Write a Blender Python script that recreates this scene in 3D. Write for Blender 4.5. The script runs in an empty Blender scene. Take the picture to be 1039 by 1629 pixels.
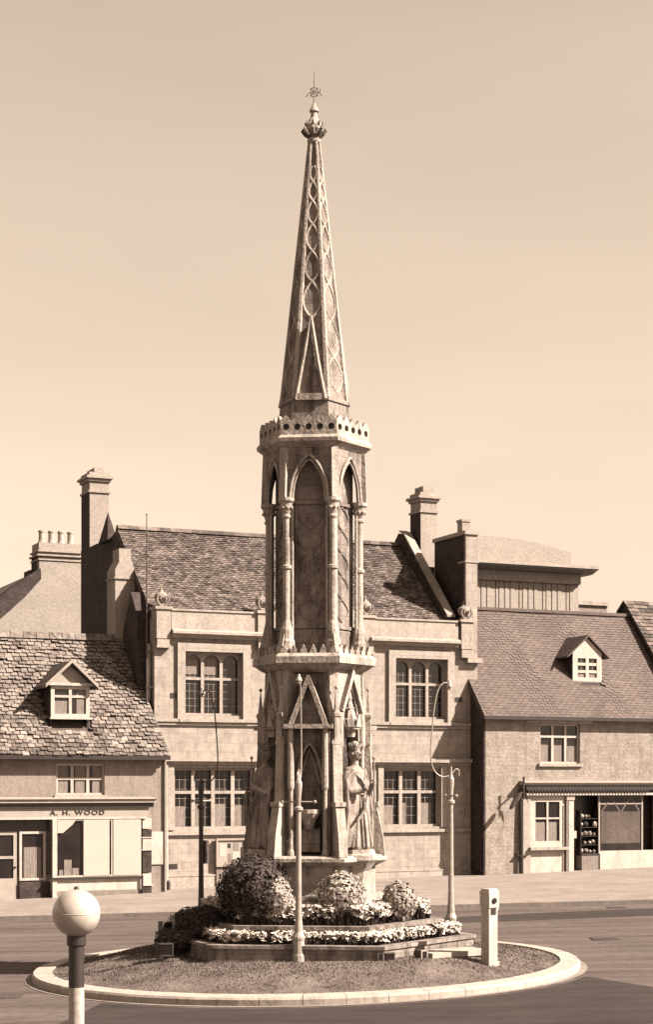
import bpy, math, random
import numpy as np
from mathutils import Vector, Matrix
random.seed(7)
R = math.radians
sc = bpy.context.scene
col = sc.collection

# ------------------------------------------------------------------ camera, sky, sun, exposure
cd = bpy.data.cameras.new('camera'); cam = bpy.data.objects.new('camera', cd); col.objects.link(cam)
cam.location = (0, 0, 3.45); cam.rotation_euler = (R(90), 0, 0)
cd.sensor_fit = 'VERTICAL'; cd.sensor_height = 24; cd.lens = 24*2752/1629
cd.shift_y = (1245-814.5)/1629; cd.clip_end = 3000; cd.clip_start = .1
sc.camera = cam

SUN_AZ, SUN_EL = 76, 39                       # degrees right of the direction back to the camera; elevation
sd = Vector((math.sin(R(SUN_AZ))*math.cos(R(SUN_EL)), -math.cos(R(SUN_AZ))*math.cos(R(SUN_EL)), math.sin(R(SUN_EL))))
w = bpy.data.worlds.new('World'); sc.world = w; w.use_nodes = True
nt = w.node_tree; bg = nt.nodes['Background']
sky = nt.nodes.new('ShaderNodeTexSky'); sky.sky_type = 'NISHITA'; sky.sun_disc = False
sky.sun_elevation = R(SUN_EL); sky.sun_rotation = math.atan2(sd.x, sd.y)
sky.air_density = 2.3; sky.dust_density = 1.0; sky.ozone_density = 1.0
bw = nt.nodes.new('ShaderNodeRGBToBW'); nt.links.new(sky.outputs[0], bw.inputs[0])
tint = nt.nodes.new('ShaderNodeVectorMath'); tint.operation = 'SCALE'
tint.inputs[0].default_value = (1.0, .79, .605); nt.links.new(bw.outputs[0], tint.inputs['Scale'])
wtc = nt.nodes.new('ShaderNodeTexCoord'); wmp = nt.nodes.new('ShaderNodeMapping'); wmp.inputs['Scale'].default_value = (2.5, 2.5, 14)
wn = nt.nodes.new('ShaderNodeTexNoise'); wn.inputs['Scale'].default_value = 1.3; wn.inputs['Detail'].default_value = 5
wmr = nt.nodes.new('ShaderNodeMapRange'); wmr.inputs[1].default_value = .3; wmr.inputs[2].default_value = .7; wmr.inputs[3].default_value = .965; wmr.inputs[4].default_value = 1.03
wsc = nt.nodes.new('ShaderNodeVectorMath'); wsc.operation = 'SCALE'       # thin high streaks of cirrus
nt.links.new(wtc.outputs['Generated'], wmp.inputs[0]); nt.links.new(wmp.outputs[0], wn.inputs[0]); nt.links.new(wn.outputs[0], wmr.inputs[0])
nt.links.new(tint.outputs[0], wsc.inputs[0]); nt.links.new(wmr.outputs[0], wsc.inputs['Scale']); nt.links.new(wsc.outputs[0], bg.inputs[0]); bg.inputs[1].default_value = 0.05
sl = bpy.data.lights.new('sun', 'SUN'); sl.energy = 5.0; sl.angle = R(.5); sl.color = (1, .885, .765)
so = bpy.data.objects.new('sun', sl); col.objects.link(so)
so.rotation_euler = (-sd).to_track_quat('-Z', 'Y').to_euler()
sc.view_settings.view_transform = 'Standard'; sc.view_settings.look = 'None'
sc.view_settings.gamma = 1; sc.view_settings.exposure = 2.0
sc.cycles.max_bounces = 4; sc.cycles.diffuse_bounces = 1

# ------------------------------------------------------------------ materials (sepia-print world: one hue, many values)
def tone(v):
    k = min(1, v*5)
    return (v, v*(.71+.15*k), v*(.66+.10*k), 1)
def mat(name, v, var=.25, scale=4, rough=.9, bump=.15, v2=None, stretch=(1, 1, 1), rnd=None, fine=0, spec=.2, stain=0, course=None):
    m = bpy.data.materials.new(name); m.use_nodes = True; t = m.node_tree; N = t.nodes; L = t.links
    b = N['Principled BSDF']; b.inputs['Roughness'].default_value = rough
    b.inputs['Specular IOR Level'].default_value = spec
    tc = N.new('ShaderNodeTexCoord'); mp = N.new('ShaderNodeMapping'); mp.inputs['Scale'].default_value = stretch
    geo = N.new('ShaderNodeNewGeometry'); L.new(geo.outputs['Position'], mp.inputs[0])
    n = N.new('ShaderNodeTexNoise'); n.inputs['Scale'].default_value = scale; n.inputs['Detail'].default_value = 6
    n.inputs['Roughness'].default_value = .65; L.new(mp.outputs[0], n.inputs[0])
    r = N.new('ShaderNodeValToRGB'); e = r.color_ramp.elements
    lo = v*(1-var); hi = v*(1+var) if v2 is None else v2
    e[0].position = .32; e[1].position = .68; e[0].color = tone(lo); e[1].color = tone(hi)
    L.new(n.outputs[0], r.inputs[0]); c = r.outputs[0]
    def mul(c, sock, lo, hi, p0=0., p1=1.):
        mr = N.new('ShaderNodeMapRange'); mr.inputs[1].default_value = p0; mr.inputs[2].default_value = p1
        mr.inputs[3].default_value = lo; mr.inputs[4].default_value = hi; L.new(sock, mr.inputs[0])
        vm = N.new('ShaderNodeVectorMath'); vm.operation = 'SCALE'; L.new(c, vm.inputs[0]); L.new(mr.outputs[0], vm.inputs['Scale'])
        return vm.outputs[0]
    if rnd == 'object':
        oi = N.new('ShaderNodeObjectInfo'); c = mul(c, oi.outputs['Random'], .55, 1.35)
    if rnd == 'soft': c = mul(c, geo.outputs['Random Per Island'], .88, 1.12)
    if rnd == 'island':
        c = mul(c, geo.outputs['Random Per Island'], .5, 1.45)
    if fine:
        n2 = N.new('ShaderNodeTexNoise'); n2.inputs['Scale'].default_value = fine; n2.inputs['Detail'].default_value = 3
        L.new(mp.outputs[0], n2.inputs[0]); c = mul(c, n2.outputs[0], .84, 1.15, .3, .7)
    if stain:       # soot and lichen: vertical runs with a shape of their own
        m3 = N.new('ShaderNodeMapping'); m3.inputs['Scale'].default_value = (3, 3, .6); L.new(geo.outputs['Position'], m3.inputs[0])
        n3 = N.new('ShaderNodeTexNoise'); n3.inputs['Scale'].default_value = 1.6; n3.inputs['Detail'].default_value = 8
        n3.inputs['Roughness'].default_value = .7
        L.new(m3.outputs[0], n3.inputs[0]); c = mul(c, n3.outputs[0], 1-stain, 1.08, .36, .52)
    bk = None
    if course:
        sp = N.new('ShaderNodeSeparateXYZ'); L.new(tc.outputs['Object'], sp.inputs[0]); ad = N.new('ShaderNodeMath'); L.new(sp.outputs[0], ad.inputs[0]); L.new(sp.outputs[1], ad.inputs[1])
        cb = N.new('ShaderNodeCombineXYZ'); L.new(ad.outputs[0], cb.inputs[0]); L.new(sp.outputs[2], cb.inputs[1])
        bk = N.new('ShaderNodeTexBrick'); L.new(cb.outputs[0], bk.inputs[0]); bk.inputs['Scale'].default_value = 1
        bk.inputs['Brick Width'].default_value = course[0]; bk.inputs['Row Height'].default_value = course[1]; bk.inputs['Mortar Size'].default_value = course[2]
        bk.inputs['Mortar Smooth'].default_value = .3; q = course[3]; g = course[4]
        bk.inputs['Color1'].default_value = (1-q,)*3+(1,); bk.inputs['Color2'].default_value = (1+q,)*3+(1,); bk.inputs['Mortar'].default_value = (g, g, g, 1)
        vm = N.new('ShaderNodeVectorMath'); vm.operation = 'MULTIPLY'; L.new(c, vm.inputs[0]); L.new(bk.outputs[0], vm.inputs[1]); c = vm.outputs[0]
    L.new(c, b.inputs['Base Color'])
    if bump:
        bp = N.new('ShaderNodeBump'); bp.inputs['Strength'].default_value = bump; bp.inputs['Distance'].default_value = .03
        n4 = N.new('ShaderNodeTexNoise'); n4.inputs['Scale'].default_value = max(scale*4, 12); n4.inputs['Detail'].default_value = 4
        L.new(mp.outputs[0], n4.inputs[0]); L.new(n4.outputs[0], bp.inputs['Height']); L.new(bp.outputs[0], b.inputs['Normal'])
    return m
STONE = mat('weathered_stone', .15, .3, 3, bump=.4, stain=.6, fine=22, course=(.42, .26, .006, .10, .6))
STONEL = mat('carved_stone', .255, .16, 4, bump=.5, stain=.45, fine=22)
STATUE = mat('statue_stone', .190, .3, 5, bump=.3, stain=.35, fine=30)
ASHLAR = mat('ashlar_wall', .216, .06, 1.3, bump=.15, fine=5, stain=.12, course=(.62, .29, .008, .05, .72))
RUBBLE = mat('coursed_rubble_wall', .18, .15, 3.2, bump=.6, fine=14, stain=.15, course=(.34, .13, .010, .09, .85))
DARKBRICK = mat('dark_shade_brick', .038, .35, 2.5, bump=.5, fine=18, course=(.24, .08, .008, .2, .7))  # dark brick; its tone also paints the shade on left-facing walls
TRIM = mat('dressed_stone_trim', .228, .1, 2, bump=.15, fine=12, stain=.12)
RENDERW = mat('rendered_wall', .158, .12, 1.5, bump=.3, fine=16, stain=.12)
LTWALL = mat('pale_render', .218, .08, 1.2, bump=.15, fine=12)
TILE = mat('stone_slate', .125, .55, 3, bump=.9, rnd='object', fine=16)
TILEI = mat('clay_roof_tile', .090, .45, 2.2, bump=.8, rnd='island', fine=10)
SLATE = mat('blue_slate', .085, .12, .8, bump=.3, rnd='soft', fine=6)
ROOFB = mat('roof_underlay', .06, .3, 3)
PAINT = mat('white_paint', .297, .10, 4, rough=.6, bump=.1, spec=.3, stain=.14, fine=30)
PAINTO = mat('aged_cream_paint', .225, .12, 4, rough=.6, bump=.08)
DARKP = mat('dark_paint', .018, .3, 4, rough=.4, bump=.05, spec=.5)
GLASS = mat('window_glass', .012, .5, 1.2, rough=.08, bump=0, spec=.5)
CURT = mat('net_curtain', .145, .35, 6, bump=.3, stretch=(8, 8, 1))
BLIND = mat('window_blind', .297, .04, 2, bump=.02)
IRON = mat('painted_iron', .045, .3, 8, rough=.5, bump=.1, spec=.4)
SILVER = mat('silver_painted_iron', .22, .2, 8, rough=.5, bump=.1, spec=.4)
ROAD = mat('tarmac', .068, .4, .5, bump=.6, fine=60, stretch=(.35, 2.6, 1), stain=.2)
ROADD = mat('dark_tarmac', .026, .35, .7, bump=.5, fine=45, stretch=(.6, 2, 1))
PAVE = mat('pavement_flags', .157, .16, .9, bump=.3, fine=25, stain=.15)
KERB = mat('kerb_granite', .253, .1, 3, bump=.2, rnd=None, fine=30, stain=.15)
EARTH = mat('bed_soil', .04, .4, 5, bump=.8)
GRASSB = mat('turf', .09, .4, 1.5, bump=.5, fine=20)
GRASS = mat('grass_blades', .11, .3, 3, bump=0, rnd='island')
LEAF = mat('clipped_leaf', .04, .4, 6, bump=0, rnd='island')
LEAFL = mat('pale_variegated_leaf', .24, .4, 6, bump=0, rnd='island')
PETAL = mat('white_petal', .42, .1, 6, bump=0, rnd=None)
CLAY = mat('chimney_pot_clay', .26, .15, 6)
GLOBE = mat('orange_glass_globe', .30, .12, 6, rough=.35, bump=0, spec=.4, stain=.10)
GOLD = mat('gilded_vane', .12, .3, 8, rough=.4)
GOODS = mat('shop_goods', .2, .8, 9, bump=.3, rnd='island')

# ------------------------------------------------------------------ mesh helpers
class M:
    def __init__(s): s.v = []; s.f = []
    def add(s, vs, fs):
        o = len(s.v); s.v += [tuple(p) for p in vs]; s.f += [tuple(i+o for i in f) for f in fs]; return s
    def box(s, x0, x1, y0, y1, z0, z1):
        return s.add([(x0,y0,z0),(x1,y0,z0),(x1,y1,z0),(x0,y1,z0),(x0,y0,z1),(x1,y0,z1),(x1,y1,z1),(x0,y1,z1)],
                     [(0,3,2,1),(4,5,6,7),(0,1,5,4),(1,2,6,5),(2,3,7,6),(3,0,4,7)])
    def prism_y(s, poly, y0, y1):       # polygon in x,z (counter-clockwise seen from -y) pushed along y
        n = len(poly)
        return s.add([(x,y0,z) for x,z in poly]+[(x,y1,z) for x,z in poly],
                     [tuple(range(n)), tuple(range(2*n-1, n-1, -1))]+[(i, i+n, (i+1)%n+n, (i+1)%n) for i in range(n)])
    def prism_x(s, poly, x0, x1):       # polygon in y,z
        n = len(poly)
        return s.add([(x0,y,z) for y,z in poly]+[(x1,y,z) for y,z in poly],
                     [tuple(range(n-1,-1,-1)), tuple(range(n, 2*n))]+[(i, (i+1)%n, (i+1)%n+n, i+n) for i in range(n)])
    def lathe(s, prof, n=12, c=(0,0), a0=0, close=True):
        vs = [(c[0]+r*math.sin(a0+2*math.pi*i/n), c[1]-r*math.cos(a0+2*math.pi*i/n), z) for r, z in prof for i in range(n)]
        fs = [(k*n+i, k*n+(i+1)%n, (k+1)*n+(i+1)%n, (k+1)*n+i) for k in range(len(prof)-1) for i in range(n)]
        if close: fs += [tuple(range(n-1,-1,-1)), tuple(range((len(prof)-1)*n, len(prof)*n))]
        return s.add(vs, fs)
    def tube(s, pts, r, n=6):
        pts = [Vector(p) for p in pts]; rs = r if isinstance(r, (list, tuple)) else [r]*len(pts)
        vs = []; up = None
        for i, p in enumerate(pts):
            d = (pts[min(i+1, len(pts)-1)]-pts[max(i-1, 0)]).normalized()
            if up is None: up = Vector((0,0,1)) if abs(d.z) < .9 else Vector((1,0,0))
            a = d.cross(up).normalized(); up = a.cross(d).normalized()
            vs += [p+(a*math.cos(2*math.pi*j/n)+up*math.sin(2*math.pi*j/n))*rs[i] for j in range(n)]
        m = len(pts)
        fs = [(k*n+j, k*n+(j+1)%n, (k+1)*n+(j+1)%n, (k+1)*n+j) for k in range(m-1) for j in range(n)]
        fs += [tuple(range(n-1,-1,-1)), tuple(range((m-1)*n, m*n))]
        return s.add(vs, fs)
    def ball(s, c, r, n=10, sq=(1,1,1)):
        pr = [(max(1e-4, math.sin(math.pi*k/(n//2+2))), -math.cos(math.pi*k/(n//2+2))) for k in range(n//2+3)]
        t = M().lathe(pr, n)
        return s.add([(c[0]+x*r*sq[0], c[1]+y*r*sq[1], c[2]+z*r*sq[2]) for x,y,z in t.v], t.f)
    def xf(s, fn): s.v = [tuple(fn(*p)) for p in s.v]; return s
    def merge(s, o): return s.add(o.v, o.f)
    def build(s, name, m, parent=None, off=(0,0,0), smooth=False):
        me = bpy.data.meshes.new(name)
        me.from_pydata([(x-off[0], y-off[1], z-off[2]) for x,y,z in s.v], [], s.f)
        import bmesh
        if len(s.f) < 60000:
            b = bmesh.new(); b.from_mesh(me); bmesh.ops.recalc_face_normals(b, faces=b.faces); b.to_mesh(me); b.free()
        me.materials.append(m)
        if smooth: me.polygons.foreach_set('use_smooth', [True]*len(me.polygons))
        o = bpy.data.objects.new(name, me); col.objects.link(o)
        if parent: o.parent = parent
        return o
def tag(o, label=None, cat=None, group=None, kind=None):
    if label: o['label'] = label
    if cat: o['category'] = cat
    if group: o['group'] = group
    if kind: o['kind'] = kind
    return o
def empty(name, loc, rz=0, **k):
    o = bpy.data.objects.new(name, None); col.objects.link(o); o.location = loc; o.rotation_euler = (0,0,rz); o.empty_display_size = .2
    return tag(o, **k)
def G(x, y):
    return .022*max(-40, min(40, x))+.005*max(-32, min(40, y-32))

# ------------------------------------------------------------------ ground, road, pavement
def sheet(name, xs, ys, m, dz, kind='structure', fn=None):
    me = M(); vs = [(x, y, G(x, y)+dz) for y in ys for x in xs]; nx = len(xs)
    me.add(vs, [(j*nx+i, j*nx+i+1, (j+1)*nx+i+1, (j+1)*nx+i) for j in range(len(ys)-1) for i in range(nx-1)])
    if fn: me.xf(fn)
    return tag(me.build(name, m), kind=kind)
gx = [-1500, -400, -120, -60]+[-40+4*i for i in range(21)]+[60, 120, 400, 1500]
sheet('ground', gx, [-1500, -300, -60, -20, 0, 8, 14, 20, 26, 32, 38, 44, 50, 56, 62, 72, 90, 200, 600, 1500], EARTH, -.03)
sheet('road', [-40+4*i for i in range(21)], [-20, -10, 0, 8, 14, 20, 26, 32, 38, 44, 50, 56], ROAD, 0)
# darker tarmac: a band in front of the far pavement and the near carriageway on the right
def band(name, pts, m, dz):
    me = M(); n = len(pts)//2
    me.add([(x, y, G(x, y)+dz) for x, y in pts], [(i, i+1, n+i+1, n+i) for i in range(n-1)])
    return tag(me.build(name, m), kind='structure')
band('dark_road_strip', [(2, 41.0), (5, 41.4), (8, 42), (12, 42.8), (16, 44), (2, 42.2), (5, 43.4), (8, 44.0), (12, 44.4), (16, 45.2)], ROADD, .004)
nb = []; nb2 = []
for i in range(12):
    a = R(-38+i*9.6); x, y = -.37+5.27*math.sin(a), 32-5.27*math.cos(a); nb2.append((x, y)); nb.append((x*1.5+.8, y-6.5-.5*math.sin(i)))
band('dark_near_road', nb+nb2, ROADD, .004)
pv = M(); px = [-30+3*i for i in range(21)]
vs = [];
for x in px:
    for (y, dz) in ((45.2+.05*x, -.02), (45.2+.05*x, .11), (45.45+.05*x, .115), (64, .11)):
        vs.append((x, y, G(x, y)+dz))
pv.add(vs, [(i*4+k, (i+1)*4+k, (i+1)*4+k+1, i*4+k+1) for i in range(len(px)-1) for k in range(3)])
tag(pv.build('pavement', PAVE), kind='structure')

for nm, x, y, w_, d_ in (('drain_grate', 7.5, 44.6, .5, .35), ('drain_grate', -9, 44.0, .5, .35), ('manhole_cover', 5.9, 36.5, .6, .6), ('manhole_cover', -5.4, 29.0, .6, .6)):
    m = M().box(x-w_/2, x+w_/2, y-d_/2, y+d_/2, G(x, y)-.02, G(x, y)+.009)
    for i in range(6): m.box(x-w_/2+.03+i*w_/6.4, x-w_/2+.06+i*w_/6.4, y-d_/2+.04, y+d_/2-.04, G(x, y)+.01, G(x, y)+.015)
    o = m.build(nm, IRON); tag(o, {7.5: 'small iron drain grate by the kerb on the right side of the far road', -9: 'small iron drain grate by the kerb on the left side of the far road', 5.9: 'square iron cover set in the road right of the island', -5.4: 'square iron cover set in the road just left of the island'}[x], 'drain cover')
# ------------------------------------------------------------------ traffic island
IC = (-.37, 32.0); IR = 5.02
isl = empty('traffic_island', (IC[0], IC[1], 0), kind='structure')
NK = 46
for k in range(NK):
    a0 = 2*math.pi*(k+.007)/NK; a1 = 2*math.pi*(k+.993)/NK; m = M(); vs = []
    for a in (a0, (a0+a1)/2, a1):
        for r, h in ((IR, -.02), (IR, .10), (IR-.03, .135), (IR-.36, .15), (IR-.36, .0)):
            x = r*math.sin(a); y = -r*math.cos(a); vs.append((x, y, G(x+IC[0], y+IC[1])+h+random.uniform(-.002, .002)))
    m.add(vs, [(j*5+i, (j+1)*5+i, (j+1)*5+i+1, j*5+i+1) for j in range(2) for i in range(4)]+[(0,1,2,3,4), (14,13,12,11,10)])
    m.build('kerb_stone', KERB, isl)
# pale channel course round the kerb
ch = M(); n = 90
for k in range(n+1):
    a = 2*math.pi*k/n
    for r in (IR+.13, IR+.003):
        x = IC[0]+r*math.sin(a); y = IC[1]-r*math.cos(a); ch.v.append((x, y, G(x, y)+.008))
ch.f = [(2*k, 2*k+2, 2*k+3, 2*k+1) for k in range(n)]
tag(ch.build('gutter_channel', PAVE), kind='structure')
def mound(r):       # height of the turf over the ground plane at radius r
    t = max(0, min(1, (IR-.36-r)/(IR-.36-2.9))); return .125+.30*(t*t*(3-2*t))
tf = M(); rr = [0, 1, 2, 2.6, 3, 3.4, 3.8, 4.2, 4.6, IR-.35]; n = 48
for r in rr:
    for k in range(n):
        a = 2*math.pi*k/n; x = IC[0]+r*math.sin(a); y = IC[1]-r*math.cos(a); tf.v.append((x, y, G(x, y)+mound(r)))
tf.f = [(j*n+i, j*n+(i+1)%n, (j+1)*n+(i+1)%n, (j+1)*n+i) for j in range(len(rr)-1) for i in range(n)]
tag(tf.build('turf', GRASSB, smooth=True), kind='structure')
def blades(name, N, m, gen, h0, h1, wd):
    vs = []; fs = []
    for i in range(N):
        x, y, z = gen(); a = random.uniform(0, math.pi); h = random.uniform(h0, h1)
        dx, dy = math.cos(a)*wd, math.sin(a)*wd; lx, ly = random.uniform(-.4, .4)*h, random.uniform(-.4, .4)*h
        vs += [(x-dx, y-dy, z), (x+dx, y+dy, z), (x+lx, y+ly, z+h)]; fs.append((3*i, 3*i+1, 3*i+2))
    me = M(); me.v = vs; me.f = fs; o = me.build(name, m); return o
def ggen():
    while 1:
        a = random.uniform(0, 2*math.pi); r = math.sqrt(random.uniform(2.4**2, (IR-.4)**2))
        x = IC[0]+r*math.sin(a); y = IC[1]-r*math.cos(a)
        if math.sin(x*2.1+y)*math.cos(y*1.7-x) > -.55 or random.random() < .3: break
    return x, y, G(x, y)+mound(r)-.005
tag(blades('grass', 42000, GRASS, ggen, .012, .042, .009), 'rough short grass covering the mound of the island', 'grass', kind='stuff')

# ------------------------------------------------------------------ the cross
TX, TY = -.23, 32.0; TA = R(-6)
cross = empty('market_cross', (TX, TY, 0), TA, label='tall carved gothic stone cross with openwork spire on the island', cat='monument')
def FT(k):          # facet transform: (u, d, z) -> local; d = outward distance from the axis
    a = R(60*k); s, c = math.sin(a), math.cos(a)
    return lambda u, d, z: (d*s+u*c, -d*c+u*s, z)
def VT(k):          # vertex transform, at 30+60k
    a = R(30+60*k); s, c = math.sin(a), math.cos(a)
    return lambda u, d, z: (d*s+u*c, -d*c+u*s, z)
def hexa(prof): return M().lathe(prof, 6, a0=R(30))
C3 = .8660254
def part(m, name, mt, fn=None, parent=cross, smooth=False):
    if fn: m.xf(fn)
    return m.build(name, mt, parent, smooth=smooth)
# stepped flower terraces
part(hexa([(2.95, .0), (2.95, .60), (2.99, .61), (2.99, .67), (2.72, .67), (2.72, .60), (2.3, .60)]), 'terrace_wall', STONE)
part(hexa([(2.34, .60), (2.34, .88), (2.38, .89), (2.38, .96), (2.16, .96), (2.16, .90), (1.0, .90)]), 'terrace_wall', STONE)
part(hexa([(2.73, .5), (2.73, .64), (2.33, .64), (2.33, .5)]), 'soil_bed', EARTH)
part(hexa([(2.17, .7), (2.17, .93), (.9, .93), (.9, .7)]), 'soil_bed', EARTH)
part(hexa([(1.36, .5), (1.36, 1.15), (1.24, 1.25), (1.24, 1.42), (1.0, 1.43)]), 'base_step', STONEL)
part(hexa([(1.14, 1.40), (1.14, 1.92), (1.30, 2.0), (1.36, 2.03), (1.36, 2.09), (1.30, 2.13), (.80, 2.14)]), 'pedestal', STONEL)
part(hexa([(.70, 2.1), (.70, 5.6)]), 'lower_core', STONE)
# vertex buttresses of the lower stage
for k in range(6):
    m = M().prism_x([(-.62, 2.12), (-1.32, 2.12), (-1.28, 2.5), (-1.17, 3.0), (-1.10, 3.12), (-1.04, 4.2), (-.93, 4.5), (-.90, 5.5), (-.62, 5.5)], -.085, .085)
    m.box(-.105, .105, -1.20, -.7, 3.02, 3.1); m.box(-.1, .1, -1.05, -.7, 4.14, 4.2)
    part(m, 'buttress', STONEL, lambda x, y, z, f=VT(k): f(x, -y, z))
    p = M().lathe([(.075, 4.2), (.075, 4.62), (.1, 4.65), (.1, 4.7), (.055, 4.74), (.008, 5.15)], 4, (0, 0), R(45))
    p.ball((0, 0, 5.16), .035, 6)
    part(p, 'pinnacle', STONEL, lambda x, y, z, f=VT(k): f(x, 1.0-y*1.0, z))
def arch_panel(hw, zs, za, zt, d0, d1, n=12, W=None, z0=None):
    """panel |u|<=W, from springing zs up to zt, pointed opening half width hw, apex za"""
    W = W or hw; m = M(); us = [-hw+2*hw*i/(2*n) for i in range(2*n+1)]
    def h(u):
        t = min(1, abs(u)/hw); return zs+(za-zs)*math.sqrt(max(0, 1-t**1.35))*(1-.0*t)
    for i in range(2*n):
        a, b = us[i], us[i+1]; ha, hb = h(a), h(b)
        m.add([(a,d1,ha),(b,d1,hb),(b,d1,zt),(a,d1,zt),(a,d0,ha),(b,d0,hb),(b,d0,zt),(a,d0,zt)],
              [(0,1,2,3),(5,4,7,6),(0,4,5,1),(3,2,6,7)])
    zb = zs if z0 is None else z0
    if W > hw+1e-4:
        m.box(-W, -hw, d0, d1, zb, zt); m.box(hw, W, d0, d1, zb, zt)
    return m, [(u, h(u)) for u in us]
for k in range(6):
    f = FT(k)
    if k % 2 == 0:      # blind panel with steep gablet, fountain recess and basin
        m, pts = arch_panel(.23, 3.45, 4.15, 4.42, .60, .74, W=.36, z0=2.14); part(m, 'panel', STONE, f)
        part(M().tube([(u, .75, z) for u, z in pts], .028), 'arch_moulding', STONEL, f)
        g = M().prism_y([(-.02, 5.38), (.02, 5.38), (.36, 4.5), (.27, 4.5), (0, 5.22), (-.27, 4.5), (-.36, 4.5)], .80, .98)
        part(g, 'gablet', STONEL, f)
        part(M().prism_y([(-.27, 4.5), (.27, 4.5), (0, 5.2)], .62, .82), 'gablet_panel', STONE, f)
        part(M().box(-.45, .45, .62, 1.07, 4.42, 4.5), 'gablet_ledge', STONEL, f)
        for s in (-1, 1):
            part(M().box(min(s*.25, s*.40), max(s*.25, s*.40), .741, .93, 2.14, 4.42), 'jamb_pier', STONE, f)
            part(M().lathe([(.06, 2.14), (.06, 2.2), (.038, 2.26), (.038, 3.3), (.06, 3.36), (.06, 3.45), (.045, 4.42)], 10, (s*.31, -.98)).xf(lambda x, y, z: (x, -y, z)), 'colonnette', STONEL, f, smooth=False)
        b = M().lathe([(.08, 2.6), (.14, 2.78), (.22, 2.90), (.22, 2.97), (.16, 2.97), (.10, 2.92)], 12, (0, -.86)).xf(lambda x, y, z: (x, -y, z))
        part(b, 'basin', STONEL, f)
        part(M().box(-.2, .2, .6, .82, 2.2, 2.62), 'basin_support', STONE, f)
        tr = M(); tr.tube([(-.2, .77, 3.42), (0, .77, 4.05), (.2, .77, 3.42)], .02); part(tr, 'tracery', STONEL, f)
    else:               # statue niche
        m, pts = arch_panel(.27, 4.2, 5.22, 5.5, .66, .80, W=.40, z0=2.14); part(m, 'niche_surround', STONEL, f)
        part(M().tube([(u, .815, z) for u, z in pts]+[], .03), 'arch_moulding', STONEL, f)
        g = M().prism_y([(-.015, 5.5), (.015, 5.5), (.35, 4.75), (.29, 4.72), (0, 5.34), (-.29, 4.72), (-.35, 4.75)], .78, .9)
        part(g, 'gablet', STONEL, f)
        part(M().box(-.33, .33, .60, .625, 2.2, 5.25), 'niche_shade_panel', DARKBRICK, f)  # dark panel painting the shade inside the niche
        cnp = M().lathe([(.02, 5.12), (.05, 4.98), (.04, 4.95), (.13, 4.62), (.16, 4.6), (.16, 4.5), (.20, 4.48), (.20, 4.42), (.13, 4.40), (.10, 4.28)], 8, (0, -.80), R(22.5))
        for q in range(8):
            a = R(45*q); gx_, gy_ = .20*math.sin(a), -.80-.20*math.cos(a)
            g8 = M().prism_y([(-.075, 4.46), (.075, 4.46), (0, 4.70)], -.012, .012)
            g8.v = [(gx_+x*math.cos(a)-y*math.sin(a), gy_+x*math.sin(a)+y*math.cos(a), z) for x, y, z in g8.v]; cnp.merge(g8)
            cnp.ball((.08*math.sin(a), -.80-.08*math.cos(a), 4.80), .022, 5)
        cnp.xf(lambda x, y, z: (x, -y, z))
        part(cnp, 'canopy', STONEL, f)
        pd = M().lathe([(.12, 1.45), (.22, 1.75), (.24, 1.85), (.35, 2.0), (.40, 2.05), (.40, 2.14), (.35, 2.17), (.33, 2.24)], 8, (0, -.96), R(22.5)).xf(lambda x, y, z: (x, -y, z))
        part(pd, 'statue_pedestal', STONEL, f)
        for s in (-1, 1):
            part(M().lathe([(.06, 2.14), (.06, 2.25), (.042, 2.3), (.042, 4.05), (.065, 4.12), (.065, 4.2), (.05, 4.72)], 10, (s*.34, -.84)).xf(lambda x, y, z: (x, -y, z)), 'colonnette', STONEL, f)
# ledge between the stages, with its cresting
part(hexa([(.86, 5.45), (.98, 5.5), (1.10, 5.58), (1.15, 5.60), (1.15, 5.72), (1.09, 5.78), (.7, 5.80)]), 'string_cornice', STONEL)
for k in range(6):
    m = M(); W = 1.07*.5
    for i in range(6):
        u = -W+.09+(2*W-.18)*i/5
        m.prism_y([(u-.07, 5.75), (u+.07, 5.75), (u+.055, 5.84), (u+.03, 5.87), (u, 5.94), (u-.03, 5.87), (u-.055, 5.84)], .86, .93)
    part(m, 'cresting', STONEL, FT(k))
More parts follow.
